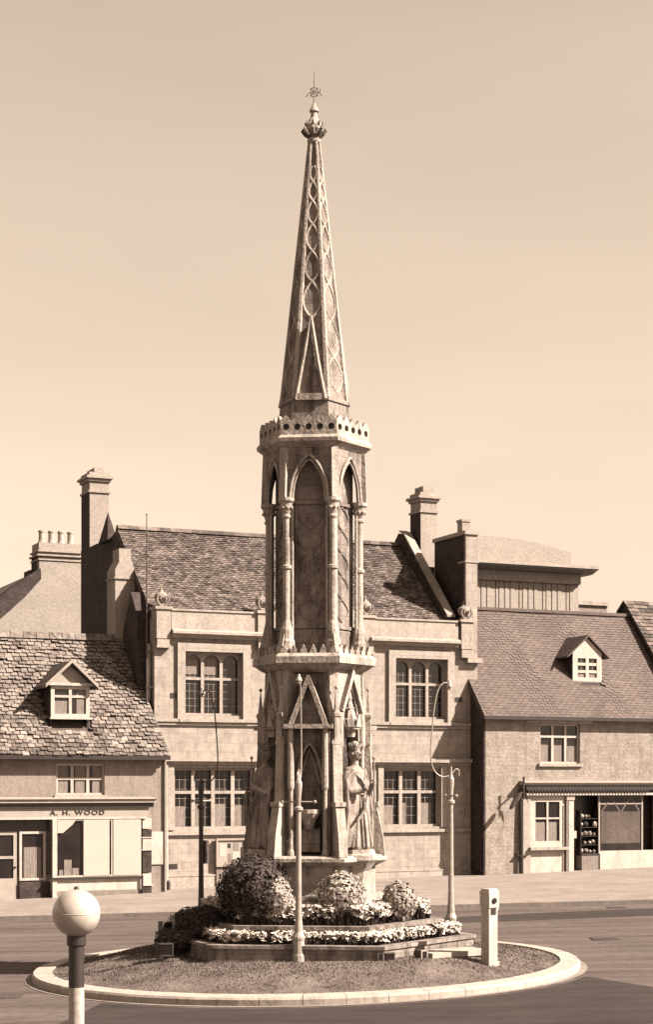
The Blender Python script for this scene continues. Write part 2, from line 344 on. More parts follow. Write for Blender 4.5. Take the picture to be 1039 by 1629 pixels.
# upper stage: core, pillars and arches
part(hexa([(.72, 5.78), (.72, 6.1), (.74, 6.2), (.72, 6.25), (.72, 9.5)]), 'upper_core', STONE)
for k in range(6):
    tr = M()      # quarried surface tracery on the core faces
    for q in (-1, 1):
        tr.tube([(q*.2*math.sin(math.pi*t/6), .628, 6.38+t*.07) for t in range(31)], .019, 5)
        tr.tube([(q*.27, .628, 6.3), (q*.27, .628, 8.5)], .018, 5)
    tr.box(-.34, .34, .6, .66, 8.5, 8.56); tr.box(-.34, .34, .6, .66, 6.25, 6.31)
    part(tr, 'tracery', STONE, FT(k))
for k in range(6):
    f = VT(k)
    c = M().lathe([(.15, 5.78), (.15, 6.0), (.13, 6.05), (.12, 6.2), (.085, 6.34), (.07, 6.4), (.07, 7.3), (.10, 7.32), (.10, 7.37), (.07, 7.39),
                   (.066, 8.22), (.09, 8.25), (.09, 8.28), (.07, 8.30), (.11, 8.42), (.12, 8.5), (.155, 8.54), (.155, 8.6)], 12, (0, -.84)).xf(lambda x, y, z: (x, -y, z))
    part(c, 'pillar', STONEL, f)
    sh = M().tube([(-.09, .79, 5.9), (-.09, .79, 8.45)], .028, 6); sh.tube([(.09, .79, 5.9), (.09, .79, 8.45)], .028, 6)
    part(sh, 'shaft', STONEL, f)
    cp = M()
    for i in range(8):
        a = math.pi*i/4; cp.ball((.105*math.sin(a), .84-.105*math.cos(a), 8.42), .034, 6)
    part(cp, 'capital_foliage', STONEL, f)
    part(M().prism_x([(-.8, 5.8), (-1.06, 5.8), (-1.0, 6.0), (-.9, 6.35), (-.8, 6.5)], -.04, .04), 'scroll_bracket', STONEL, lambda x, y, z, f=f: f(x, -y, z))
    part(M().prism_x([(-.84, 8.6), (-.98, 8.6), (-.95, 9.5), (-.84, 9.5)], -.07, .07), 'angle_shaft', STONEL, lambda x, y, z, f=f: f(x, -y, z))
for k in range(6):
    f = FT(k)
    m, pts = arch_panel(.345, 8.6, 9.36, 9.55, .72, .80, W=.455); part(m, 'arch_panel', STONE, f)
    part(M().tube([(u, .82, z) for u, z in pts], .03), 'arch_moulding', STONEL, f)
    part(M().tube([(u*.86, .80, 8.6+(z-8.6)*.9) for u, z in pts], .02), 'arch_moulding', STONEL, f)
part(M().lathe([(.93, 9.70), (.93, 9.94), (.90, 9.94), (.90, 9.72)], 6, a0=R(30), close=False), 'parapet_shade_lining', DARKP)  # dark ring added behind the parapet so its holes read as shade
part(hexa([(.6, 9.40), (.94, 9.50), (1.0, 9.55), (1.07, 9.60), (1.08, 9.66), (1.02, 9.72), (.9, 9.73), (.6, 9.73)]), 'cornice', STONEL)
for k in range(6):      # pierced parapet: one module per hole
    m = M(); n = 5; D0, D1 = .83, .885; W = D1/C3*.5; dw = 2*W/n; z0, z1 = 9.75, 9.97
    m.box(-W, W, D0, D1, 9.70, z0); 
    for i in range(n):
        a = -W+i*dw; b = a+dw; c = (a+b)/2; zc = (z0+z1)/2; hh = .062
        ho = [(c+hh*math.cos(t*math.pi/4), zc+hh*math.sin(t*math.pi/4)) for t in range(8)]
        for q, (cx, cz) in enumerate(((b, z1), (a, z1), (a, z0), (b, z0))):
            p = [ho[(2*q)%8], ho[(2*q+1)%8], ho[(2*q+2)%8]]
            ax = (b, zc) if q == 0 else (c, z1) if q == 1 else (a, zc) if q == 2 else (c, z0)
            bx = (c, z1) if q == 0 else (a, zc) if q == 1 else (c, z0) if q == 2 else (b, zc)
            m.prism_y([p[0], ax, (cx, cz), bx, p[2], p[1]], D0, D1)
        m.prism_y([(a+.01, z1), (b-.01, z1), (c+.015, z1+.10), (c-.015, z1+.10)], D0, D1)
    part(m, 'parapet', STONEL, FT(k))
# spire
def rs(z):      # circumradius of the spire at height z
    return .095+(.60-.095)*(15.30-z)/(15.30-10.49)
part(hexa([(.70, 9.70), (.68, 9.95), (.64, 10.38), (.67, 10.40), (.66, 10.47), (rs(10.5), 10.5), (rs(15.3), 15.3)]).xf(lambda x, y, z: (x*.90, y*.90, z) if z > 10.5 else (x, y, z)), 'spire', STONE)
for k in range(6):
    f = VT(k)
    part(M().tube([(0, rs(10.5)*.985, 10.45), (0, rs(15.3)*.98, 15.3)], [.06, .024], 6), 'spire_rib', STONEL, f)
    f = FT(k); cz = [11.94, 12.63, 13.20, 13.71, 14.15, 14.52, 14.85]
    if k % 2: cz = [10.6, 11.25]+cz
    tr = M()
    for s in (-1, 1):
        pts = []
        for j in range(len(cz)-1):
            for q in range(8):
                z = cz[j]+(cz[j+1]-cz[j])*q/8; hw = rs(z)*.5
                pts.append((s*(1 if j % 2 else -1)*hw*.80*math.sin(math.pi*q/8)**.8, rs(z)*C3*.965, z))
        tr.tube(pts, .030, 5)
        tr.tube([(s*rs(z)*.5*.90, rs(z)*C3*.965, z) for z in (10.55, 13, 15.2)], [.03, .02, .012], 5)
    part(tr, 'spire_tracery', STONEL, f)
    if k % 2 == 0:
        g = M()
        for s in (-1, 1): g.tube([(s*.27, .58, 10.42), (s*.14, .56, 11.1), (0, .50, 11.95)], [.04, .034, .03], 5)
        part(g, 'spire_gablet', STONEL, f)
        part(M().add([(-.25, .56, 10.42), (.25, .56, 10.42), (0, .47, 11.85), (-.2, .40, 10.42), (.2, .40, 10.42), (0, .38, 11.85)],
                     [(0,1,2), (3,5,4), (0,3,4,1), (1,4,5,2), (2,5,3,0)]), 'spire_gablet_panel', STONE, f)
        part(M().box(-.27, .27, .45, .61, 10.40, 10.52), 'gablet_sill', STONEL, f)
# finial: collar, crocketed bud, cap, gilded vane
part(M().lathe([(.10, 15.26), (.125, 15.29), (.125, 15.34), (.09, 15.37), (.10, 15.45), (.15, 15.52), (.15, 15.6), (.11, 15.68), (.07, 15.74), (.055, 15.84), (.09, 15.86), (.075, 15.9), (.02, 16.02)], 12), 'finial', STONEL)
for i in range(8):
    a = math.pi*i/4; s, c = math.sin(a), math.cos(a)
    m = M().tube([(.1*s, -.1*c, 15.40), (.17*s, -.17*c, 15.44), (.22*s, -.22*c, 15.50), (.20*s, -.20*c, 15.54)], [.04, .038, .03, .018], 6)
    m.tube([(.09*s, -.09*c, 15.58), (.15*s, -.15*c, 15.60), (.165*s, -.165*c, 15.66)], [.03, .028, .015], 6)
    part(m, 'crocket', STONE)
v = M().tube([(0, 0, 15.95), (0, 0, 16.62)], [.016, .006], 6)
for a in range(0, 180, 45):
    s, c = math.sin(R(a)), math.cos(R(a))
    v.tube([(-.11*c, 0, 16.22-.11*s), (.11*c, 0, 16.22+.11*s)], .008, 5)
v.tube([(.07*math.cos(t*math.pi/8), 0, 16.22+.09*math.sin(t*math.pi/8)) for t in range(17)], .008, 5)
v.tube([(-.15, 0, 16.14), (-.10, 0, 16.20), (-.12, 0, 16.28)], .010, 5); v.tube([(.15, 0, 16.14), (.10, 0, 16.20), (.12, 0, 16.28)], .010, 5)
part(v, 'weather_vane', GOLD)

# ------------------------------------------------------------------ statues
def statue(k, d, z, label, variant):
    a = R(60*k)+TA; x = TX+d*math.sin(a); y = TY-d*math.cos(a)
    root = empty('statue', (x, y, z), a, label=label, cat='statue', group='crowned royal statues round the lower stage of the cross')
    m = M(); prof = [(.33, 0), (.34, .05), (.31, .3), (.27, .6), (.22, .88), (.19, 1.0), (.21, 1.15), (.25, 1.3), (.26, 1.4), (.20, 1.47), (.085, 1.51), (.07, 1.56)]
    n = 40; vs = []
    for r, zz in prof:          # robe with folds deepening to the hem
        for i in range(n):
            t = 2*math.pi*i/n; fold = 1+(.15*math.sin(7*t+zz*1.6)+.08*math.sin(13*t+1-zz))*max(0, (1.25-zz)/1.25)**.6
            vs.append((r*fold*math.sin(t), -r*fold*math.cos(t)*.78, zz))
    m.add(vs, [(j*n+i, j*n+(i+1)%n, (j+1)*n+(i+1)%n, (j+1)*n+i) for j in range(len(prof)-1) for i in range(n)]+[tuple(range(n-1,-1,-1)), tuple(range((len(prof)-1)*n, len(prof)*n))])
    # mantle hanging behind and over both arms
    m.add([(sx*xx, yy, zz) for sx in (-1, 1) for xx, yy, zz in ((.16, -.14, 1.42), (.30, -.02, 1.30), (.36, -.10, .7), (.42, -.05, .04), (.10, .22, 1.42), (.30, .20, .9), (.40, .22, .04), (.22, -.20, .04))],
          [(0,1,2), (0,2,7), (2,3,7), (1,4,5), (1,5,2), (2,5,6), (2,6,3), (7,3,6), (0,4,1), (8,10,9), (8,15,10), (10,15,11), (9,13,12), (9,10,13), (10,14,13), (10,11,14), (15,14,11), (8,9,12), (4,0,8,12), (0,7,15,8), (7,6,14,15), (4,12,13,5), (5,13,14,6)])
    for q in range(9):      # cut folds of the robe and a sash across the chest
        t = R(-72+18*q); ph = .05*math.sin(q*2.3)
        m.tube([(.20*math.sin(t*.8), -.19*math.cos(t*.8)*.9, 1.02), (.26*math.sin(t+ph), -.25*math.cos(t)*.9, .62), (.35*math.sin(t+ph*2), -.33*math.cos(t)*.86, .03)], [.012, .024, .032], 6)
    m.tube([(-.2, -.10, 1.40), (-.08, -.20, 1.28), (.08, -.20, 1.12), (.2, -.12, 1.0)], .026, 6)
    m.tube([(-.22, -.08, 1.02), (0, -.21, .99), (.22, -.08, 1.02)], .022, 6)
    for sx in (-1, 1): m.tube([(sx*.17, -.12, 1.44), (sx*.33, -.06, 1.25), (sx*.37, -.13, .7), (sx*.42, -.09, .04)], [.03, .035, .035, .045], 7)
    m.tube([(.1, -.22, 1.0), (-.05, -.30, .75), (-.26, -.24, .5)], [.02, .035, .03], 6)
    # neck and head with nose, brow, chin, ears, hair
    m.tube([(0, -.01, 1.48), (0, -.02, 1.64)], [.075, .06], 10)
    m.ball((0, -.03, 1.73), .105, 14, (.82, .95, 1.15)); m.ball((0, -.075, 1.66), .05, 8); m.ball((0, .02, 1.72), .10, 12, (1.05, .9, 1.2))
    m.tube([(0, -.12, 1.77), (0, -.15, 1.715), (0, -.12, 1.70)], [.012, .02, .012], 6)
    m.ball((-.035, -.115, 1.75), .018, 6); m.ball((.035, -.115, 1.75), .018, 6); m.ball((0, -.12, 1.672), .02, 6, (1.4, 1, .5))
    m.ball((-.095, -.02, 1.72), .026, 6); m.ball((.095, -.02, 1.72), .026, 6)
    # arms bent forward, hands closed with fingers
    hz = 1.08 if variant else 1.16
    for s in (-1, 1):
        h = (s*.17, -.30, hz+(.04 if s > 0 else -.1))
        m.tube([(s*.22, 0, 1.38), (s*.31, -.03, 1.12), (s*.27, -.14, 1.02), h], [.085, .075, .065, .045], 10)
        for q in range(4):
            zq = h[2]+.035-.024*q
            m.tube([(h[0]+s*.02, h[1]-.01, zq), (h[0]+s*.01, h[1]-.055, zq), (h[0]-s*.035, h[1]-.06, zq), (h[0]-s*.04, h[1]-.03, zq)], .013, 6)
        m.tube([(h[0]-s*.02, h[1]+.01, h[2]+.03), (h[0]-s*.045, h[1]-.02, h[2]+.055), (h[0]-s*.02, h[1]-.05, h[2]+.06)], .014, 6)
    b = m.build('body', STATUE, root)
    rm = b.modifiers.new('fuse', 'REMESH'); rm.mode = 'VOXEL'; rm.voxel_size = .011; rm.use_smooth_shade = True
    cr = M().lathe([(.10, 1.80), (.115, 1.88), (.095, 1.885), (.09, 1.80)], 14, (0, -.01))
    for i in range(8):
        t = math.pi*i/4; cr.tube([(.105*math.sin(t), -.01-.105*math.cos(t), 1.86), (.115*math.sin(t), -.01-.115*math.cos(t), 1.93)], [.022, .008], 5)
    cr.ball((0, -.01, 1.88), .085, 10); cr.build('crown', STATUE, root)
    st = M().tube([(.13, -.345, .62), (.13, -.345, 1.62)], .014, 8); st.ball((.13, -.345, 1.65), .032, 8); st.build('sceptre', STATUE, root)
    if variant:
        st = M().tube([(-.13, -.345, .05), (-.13, -.345, 1.2)], [.012, .018], 6); st.box(-.2, -.06, -.36, -.33, 1.1, 1.13); st.build('sword', STATUE, root)
    else:
        M().ball((-.14, -.35, 1.10), .055, 10).build('orb', STATUE, root)
statue(1, .91, 2.245, 'sunlit crowned statue in long robe on the right face of the cross', 0)
statue(-1, .95, 2.245, 'shaded crowned statue in robe and mantle on the left face of the cross', 1)

# ------------------------------------------------------------------ swan-neck lamps round the cross
def lamp(x, y, label, mt, top=0.0):
    z = G(x, y)+mound(math.hypot(x-IC[0], y-IC[1])); dx, dy = TX-x, TY-y
    root = empty('street_lamp', (x, y, z), math.atan2(dx, -dy)*1.0, label=label, cat='street lamp', group='swan-neck lamps round the cross')
    root.rotation_euler[2] = math.atan2(dy, dx)          # local +x points at the cross
    M().lathe([(.115, 0), (.115, .1), (.10, .14), (.10, .36), (.11, .38), (.11, .42), (.075, .5), (.07, .62)], 12).build('base', mt, root, smooth=False)
    M().lathe([(.07, .6), (.06, .7), (.052, 1.0), (.042, 2.55), (.075, 2.58), (.075, 2.62), (.04, 2.65), (.044, 2.8), (.062, 2.98), (.062, 3.04), (.03, 3.12), (.016, 3.28)], 12).build('post', mt, root)
    cb = M().tube([(0, -.27, 2.72), (0, .27, 2.72)], .016, 6); cb.ball((0, -.28, 2.72), .032, 8); cb.ball((0, .28, 2.72), .032, 8)
    cb.build('ladder_bar', SILVER, root)
    pts = [(-.16, 0, 3.10), (-.17, 0, 3.2), (-.10, 0, 3.24), (-.04, 0, 3.16), (.06, 0, 3.08), (.22, 0, 3.08), (.36, 0, 3.2), (.42, 0, 3.45), (.39, 0, 3.9), (.34, 0, 4.4), (.27, 0, 4.72), (.17, 0, 4.86), (.06, 0, 4.86)]
    # smooth
    for _ in range(2):
        q = [pts[0]]
        for a, b in zip(pts, pts[1:]):
            q += [tuple(a[i]*.75+b[i]*.25 for i in range(3)), tuple(a[i]*.25+b[i]*.75 for i in range(3))]
        pts = q+[pts[-1]]
    M().tube(pts, .013, 6).build('swan_neck', mt, root)
    M().lathe([(.02, 4.9), (.035, 4.85), (.06, 4.80), (.062, 4.785), (.04, 4.80), (.02, 4.84)], 12, (.03, 0)).build('shade', SILVER, root)
    M().ball((.03, 0, 4.77), .045, 8).build('bulb', BLIND, root)
    return root
lamp((475-519.5)/93.3, 29.5, 'pale swan-neck lamp post standing directly in front of the cross', SILVER)
l2 = lamp((320-519.5)/82, 33.5, 'dark swan-neck lamp post with a switch box, left of the cross', IRON)
M().box(-.06, .06, .05, .17, 1.5, 1.95).build('switch_box', IRON, l2)
lamp((718-519.5)/84, 32.8, 'pale swan-neck lamp post right of the cross behind the flower terrace', SILVER)

# ------------------------------------------------------------------ planting
def shrub(px_, D, z0, r, h, label, m, n, core=.86, squash=1, cat='shrub', droop=0):
    x = (px_-519.5)/2752*D; root = empty('shrub', (x, D, z0), 0, label=label, cat=cat, group='clipped shrubs on the flower terraces')
    M().tube([(0, 0, -.02), (0, 0, h*.4)], [.05, .04], 7).build('stem', EARTH, root)
    seed = random.uniform(0, 50)
    from mathutils import noise
    def rad(d): return 1+.12*noise.noise(d*2.1+Vector((seed, 0, 0)))+.13*noise.noise(d*5+Vector((0, seed, 0)))
    c = M().ball((0, 0, 0), 1, 16); c.v = [tuple(Vector(p)*rad(Vector(p).normalized())*.82) for p in c.v]
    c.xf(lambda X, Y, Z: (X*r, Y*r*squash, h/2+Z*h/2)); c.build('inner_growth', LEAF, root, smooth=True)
    f = M()
    for i in range(n):
        d = Vector((random.gauss(0,1), random.gauss(0,1), random.gauss(0,1))).normalized()
        rr = rad(d)*random.uniform(.80, 1.06); p = Vector((d.x*r*rr, d.y*r*squash*rr, h/2+d.z*h/2*rr))
        if p.z < .01: continue
        u = Vector((random.gauss(0,1), random.gauss(0,1), random.gauss(0,1))).cross(d).normalized(); t = (d.cross(u)+d*random.uniform(-.5, .6)).normalized()
        s = random.uniform(.018, .045)
        f.add([p-u*s*.6, p+t*s*1.1, p+u*s*.6, p-t*s*1.1], [(0,1,2,3)])
    tag(f.build('leaves', m, root), kind='stuff')
shrub(404, 30.75, .93, .64, 1.2, 'large dark rounded shrub left of the front lamp post', LEAF, 9000)
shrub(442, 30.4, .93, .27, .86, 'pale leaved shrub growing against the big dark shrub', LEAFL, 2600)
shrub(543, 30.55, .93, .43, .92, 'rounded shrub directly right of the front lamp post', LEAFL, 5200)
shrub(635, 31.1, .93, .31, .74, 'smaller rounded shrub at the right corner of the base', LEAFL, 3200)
shrub(320, 31.2, .60, .55, .62, 'low dark spreading shrub at the left of the flower terrace', LEAF, 5000, cat='shrub')
shrub(285, 30.9, .42, .42, .45, 'lowest dark trailing shrub beside the left floodlight boxes', LEAF, 3200)
def in_hex(x, y, Rr):       # inside the rotated hexagon of circumradius Rr about the cross
    ca, sa = math.cos(-TA), math.sin(-TA); X, Y = x-TX, y-TY; X, Y = X*ca-Y*sa, X*sa+Y*ca
    return all(X*math.sin(R(60*k))-Y*math.cos(R(60*k)) < Rr*C3 for k in range(6))
def flowers(name, Ro, Ri, z, n, label, nleaf, clump, hf):
    fl = M(); lf = M(); cnt = 0
    cl = [random.uniform(0, 2*math.pi) for _ in range(clump)]
    while cnt < n:
        x = TX+random.uniform(-Ro, Ro); y = TY+random.uniform(-Ro, Ro)
        if not in_hex(x, y, Ro) or in_hex(x, y, Ri): continue
        if math.sin(x*6.3+1.2*math.sin(y*5))*math.cos(y*5.1+x*2) < -.45: continue
        cnt += 1; h = random.uniform(.4, 1)*hf; s = random.uniform(.035, .078)
        ax = Vector((random.gauss(0,.5), random.gauss(-.3,.5), 1)).normalized(); u = ax.orthogonal().normalized(); w_ = ax.cross(u)
        c = Vector((x, y, z+h)); pts = [c+ax*s*.3]
        for q in range(10):
            t = q*math.pi/5; rr = s if q % 2 == 0 else s*.6
            pts.append(c+(u*math.cos(t)+w_*math.sin(t))*rr+ax*(0 if q % 2 else s*.25))
        fl.add(pts, [(0, 1+q, 1+(q+1)%10) for q in range(10)])
    while len(lf.f) < nleaf:
        x = TX+random.uniform(-Ro, Ro); y = TY+random.uniform(-Ro, Ro)
        if not in_hex(x, y, Ro) or in_hex(x, y, Ri): continue
        a = random.uniform(0, 6.28); h = random.uniform(.3, 1)*hf*.9; s = random.uniform(.02, .035)
        dx, dy = math.cos(a)*s, math.sin(a)*s
        lf.add([(x-dx, y-dy, z), (x+dx, y+dy, z+h*.6), (x+dy*.6, y-dx*.6, z+h), (x-dx*.6+dy, y-dy*.6, z+h*.5)], [(0,1,2,3)])
    tag(fl.build(name, PETAL), label, 'flowers', kind='stuff')
    tag(lf.build('flower_foliage', LEAF), label.replace('white flowers', 'dark leaves under the white flowers'), 'foliage', kind='stuff')
flowers('white_flowers', 2.7, 2.36, .63, 2600, 'massed white flowers along the lower terrace bed', 6000, 12, .24)
flowers('white_flowers', 2.14, 1.15, .92, 9500, 'massed white flowers filling the upper terrace bed', 16000, 20, .38)

# ------------------------------------------------------------------ small things on the island
def floodbox(px_, py_, D, ww, hh, label, rz):
    x = (px_-519.5)/2752*D; z = G(x, D)+mound(math.hypot(x-IC[0], D-IC[1])) if py_ is None else 3.45-(py_-1245)/2752*D
    root = empty('floodlight_box', (x, D, z), rz, label=label, cat='floodlight', group='floodlight boxes round the cross')
    M().box(-ww/2, ww/2, -.02, .16, .04, hh).build('housing', IRON, root)
    f = M(); f.box(-ww/2-.012, ww/2+.012, -.035, -.02, .03, .055); f.box(-ww/2-.012, ww/2+.012, -.035, -.02, hh-.015, hh+.012)
    f.box(-ww/2-.012, -ww/2+.01, -.035, -.02, .055, hh-.015); f.box(ww/2-.01, ww/2+.012, -.035, -.02, .055, hh-.015); f.build('rim', SILVER if ww < .25 else IRON, root)
    M().box(-ww/2+.02, ww/2-.02, -.026, -.021, .06, hh-.02).build('lens', GLASS, root)
    M().box(-.03, .03, .03, .1, -.05, .045).build('bracket', IRON, root)
floodbox(266, 1487, 31.0, .20, .24, 'dark square floodlight box standing highest at the left of the terrace', R(35))
floodbox(262, 1524, 30.2, .27, .25, 'framed floodlight box low down at the left edge of the terrace', R(10))
floodbox(614, 1534, 29.35, .29, .19, 'low dark floodlight box in front of the right terrace corner', R(15))
floodbox(674, 1536, 29.7, .12, .26, 'narrow dark floodlight box in front of the right terrace wall', R(35))
st = M().box(-.08, .08, -.08, .08, 0, .1); st.tube([(0,0,.1), (0,0,.3)], [.05, .02], 8)
o = st.build('finial_post', PAINTO); o.location = ((277-519.5)/2752*30.9, 30.9, 3.45-(1488-1245)/2752*30.9); tag(o, 'small white pointed post beside the left floodlight box', 'post')
m = M().box(-.65, .65, -.3, .3, -.02, .07)
o = m.build('stone_slab', KERB); x = (718-519.5)/2752*30.3; o.location = (x, 30.3, G(x, 30.3)+mound(math.hypot(x-IC[0], 30.3-32))-.01); o.rotation_euler = (0, 0, R(35))
tag(o, 'pale flat stone slab between the terrace and the white bollard', 'slab')
# bollard
x = (779-519.5)/2752*29.9; y = 29.9
bo = empty('bollard', (x, y, G(x, y)+mound(math.hypot(x-IC[0], y-32))), R(38), label='white square bollard with a boxed lamp head at the right of the island', cat='bollard')
M().box(-.1, .1, -.1, .1, -.02, .98).build('shaft', PAINT, bo)
M().box(-.12, .12, -.12, .12, -.03, .05).build('foot', PAINT, bo)
hd = M().box(-.115, .115, -.12, .12, .98, 1.22); hd.lathe([(.17, 1.22), (.17, 1.25), (.13, 1.30), (.05, 1.31)], 4, a0=R(45)); hd.build('head', PAINT, bo)
M().lathe([(.05, 0), (.05, .02), (.035, .025)], 12).xf(lambda X, Y, Z: (X, -.12-Z, 1.1+Y)).build('lens', GLASS, bo)
M().box(-.055, .055, -.112, -.1, .86, .96).build('vent', DARKP, bo)
M().box(.1, .17, -.05, .05, .93, 1.0).build('side_bracket', PAINT, bo)
# beacon
x = (121-519.5)/250.2; y = 11.0
be = empty('belisha_beacon', (x, y, G(x, y)), 0, label='striped crossing beacon post with a globe, close to the camera on the left', cat='beacon')
M().ball((0, 0, 2.62-G(x, y)), .152, 32).build('globe', GLOBE, be, smooth=True)
M().lathe([(.1525, 2.617-G(x, y)), (.154, 2.62-G(x, y)), (.1525, 2.623-G(x, y))], 40, close=False).build('seam', GLOBE, be)
M().lathe([(.02, 2.772-G(x, y)), (.012, 2.79-G(x, y))], 10).build('cap_screw', DARKP, be)
M().lathe([(.04, 2.40-G(x,y)), (.062, 2.42-G(x,y)), (.062, 2.49-G(x,y)), (.05, 2.5-G(x,y))], 20).build('collar', DARKP, be)
zt = 2.42-G(x, y); k = 0
edges = [zt, 2.15-G(x,y)]
while edges[-1] > 0: edges.append(max(0, edges[-1]-.30))
for k in range(len(edges)-1):
    M().lathe([(.050, edges[k+1]), (.050, edges[k]-.0005)], 24, close=False).build('black_band' if k % 2 == 0 else 'white_band', DARKP if k % 2 == 0 else PAINT, be, smooth=True)

# ================================================================== the street behind (local frame: s along the fronts, w back, z up)
SA = R(24); SO = (-5.38, 54.0)
def W2(s, w_, z=0): return (SO[0]+s*math.cos(SA)-w_*math.sin(SA), SO[1]+s*math.sin(SA)+w_*math.cos(SA), z)
class Bld:
    def __init__(b, name, s, w_, label, cat='building'):
        x, y, _ = W2(s, w_); b.off = (s, w_, G(x, y)-.05); b.root = empty(name, (x, y, b.off[2]), SA, label=label, cat=cat)
    def put(b, m, name, mt, parent=None, smooth=False):
        return m.build(name, mt, parent or b.root, off=b.off, smooth=smooth)
    def tiles(b, s0f, s1f, e, r, tw, tl, mt, stuff, skip=None, jit=.012, thick=.02, base=True, name='roof_tiles', sag=0):
        """roof slope from eave e=(w,z) to ridge r=(w,z); s0f/s1f give the ends at fraction t up the slope"""
        L = math.hypot(r[0]-e[0], r[1]-e[1]); n = max(1, round(L/tl)); tl = L/n
        du = ((r[0]-e[0])/L, (r[1]-e[1])/L); nu = (-du[1]*(1 if du[0] > 0 else -1), abs(du[0])); ang = math.atan2(du[1], du[0])
        if base:
            m = M(); a0, a1, b0, b1 = s0f(0), s1f(0), s0f(1), s1f(1); d = .06
            P = [(a0,)+e, (a1,)+e, (b1,)+r, (b0,)+r]
            if sag: P = [(q_[0], q_[1]-nu[0]*sag, q_[2]-nu[1]*sag) for q_ in P]
            m.add(P+[(p[0], p[1]-nu[0]*(d+sag), p[2]-nu[1]*(d+sag)) for p in P], [(0,1,2,3), (7,6,5,4), (0,4,5,1), (1,5,6,2), (2,6,7,3), (3,7,4,0)])
            b.put(m, 'roof_slope', ROOFB)
        big = M(); meshes = []; cnt = 0
        for j in range(n):
            t = (j+.5)/n; A, B_ = s0f(t), s1f(t); k = max(1, round((B_-A)/tw)); wd = (B_-A)/k; sh = (j % 2)*.5
            xs = [A]+[A+(i+sh)*wd for i in range(0 if sh else 1, k)]+[B_]
            for x0, x1 in zip(xs, xs[1:]):
                if x1-x0 < .03: continue
                if skip and skip((x0+x1)/2, t*L): continue
                q = random.uniform(-jit, jit); l0 = j*tl-tl*.18+q; l1 = (j+1)*tl; h0 = thick*2.0+random.uniform(-.3, 1)*jit; h1 = thick*.5
                if random.random() < .05: h0 += jit
                g = .006+random.uniform(0, jit*.4)
                if sag:
                    c_ = sag*abs(math.sin((x0+x1)*.55+.8*t))*(.4+.6*math.sin(math.pi*t)); h0 -= c_; h1 -= c_
                def pt(x, l, h): return (x, e[0]+du[0]*l+nu[0]*h, e[1]+du[1]*l+nu[1]*h)
                V = [pt(x0+g, l0, h0-thick), pt(x1-g, l0+random.uniform(-jit, jit)*.5, h0-thick), pt(x1-g, l1, h1-thick*.4), pt(x0+g, l1, h1-thick*.4),
                     pt(x0+g, l0, h0), pt(x1-g, l0, h0), pt(x1-g, l1, h1), pt(x0+g, l1, h1)]
                F = [(3,2,1,0), (4,5,6,7), (0,1,5,4), (1,2,6,5), (2,3,7,6), (3,0,4,7)]
                if stuff or cnt >= 300: big.add(V, F)
                else:
                    b.put(M().add(V, F), 'roof_tile', mt)
                cnt += 1
        if big.v: tag(b.put(big, name, mt), kind='stuff')
def wall(s0, s1, z0, z1, w0, th, holes=()):
    m = M(); xs = sorted({s0, s1}|{h[0] for h in holes}|{h[1] for h in holes})
    for a, b in zip(xs, xs[1:]):
        hs = sorted([(h[2], h[3]) for h in holes if h[0] < (a+b)/2 < h[1]]); z = z0
        for lo, hi in hs:
            if lo > z: m.box(a, b, w0, w0+th, z, lo)
            z = hi
        if z1 > z: m.box(a, b, w0, w0+th, z, z1)
    return m
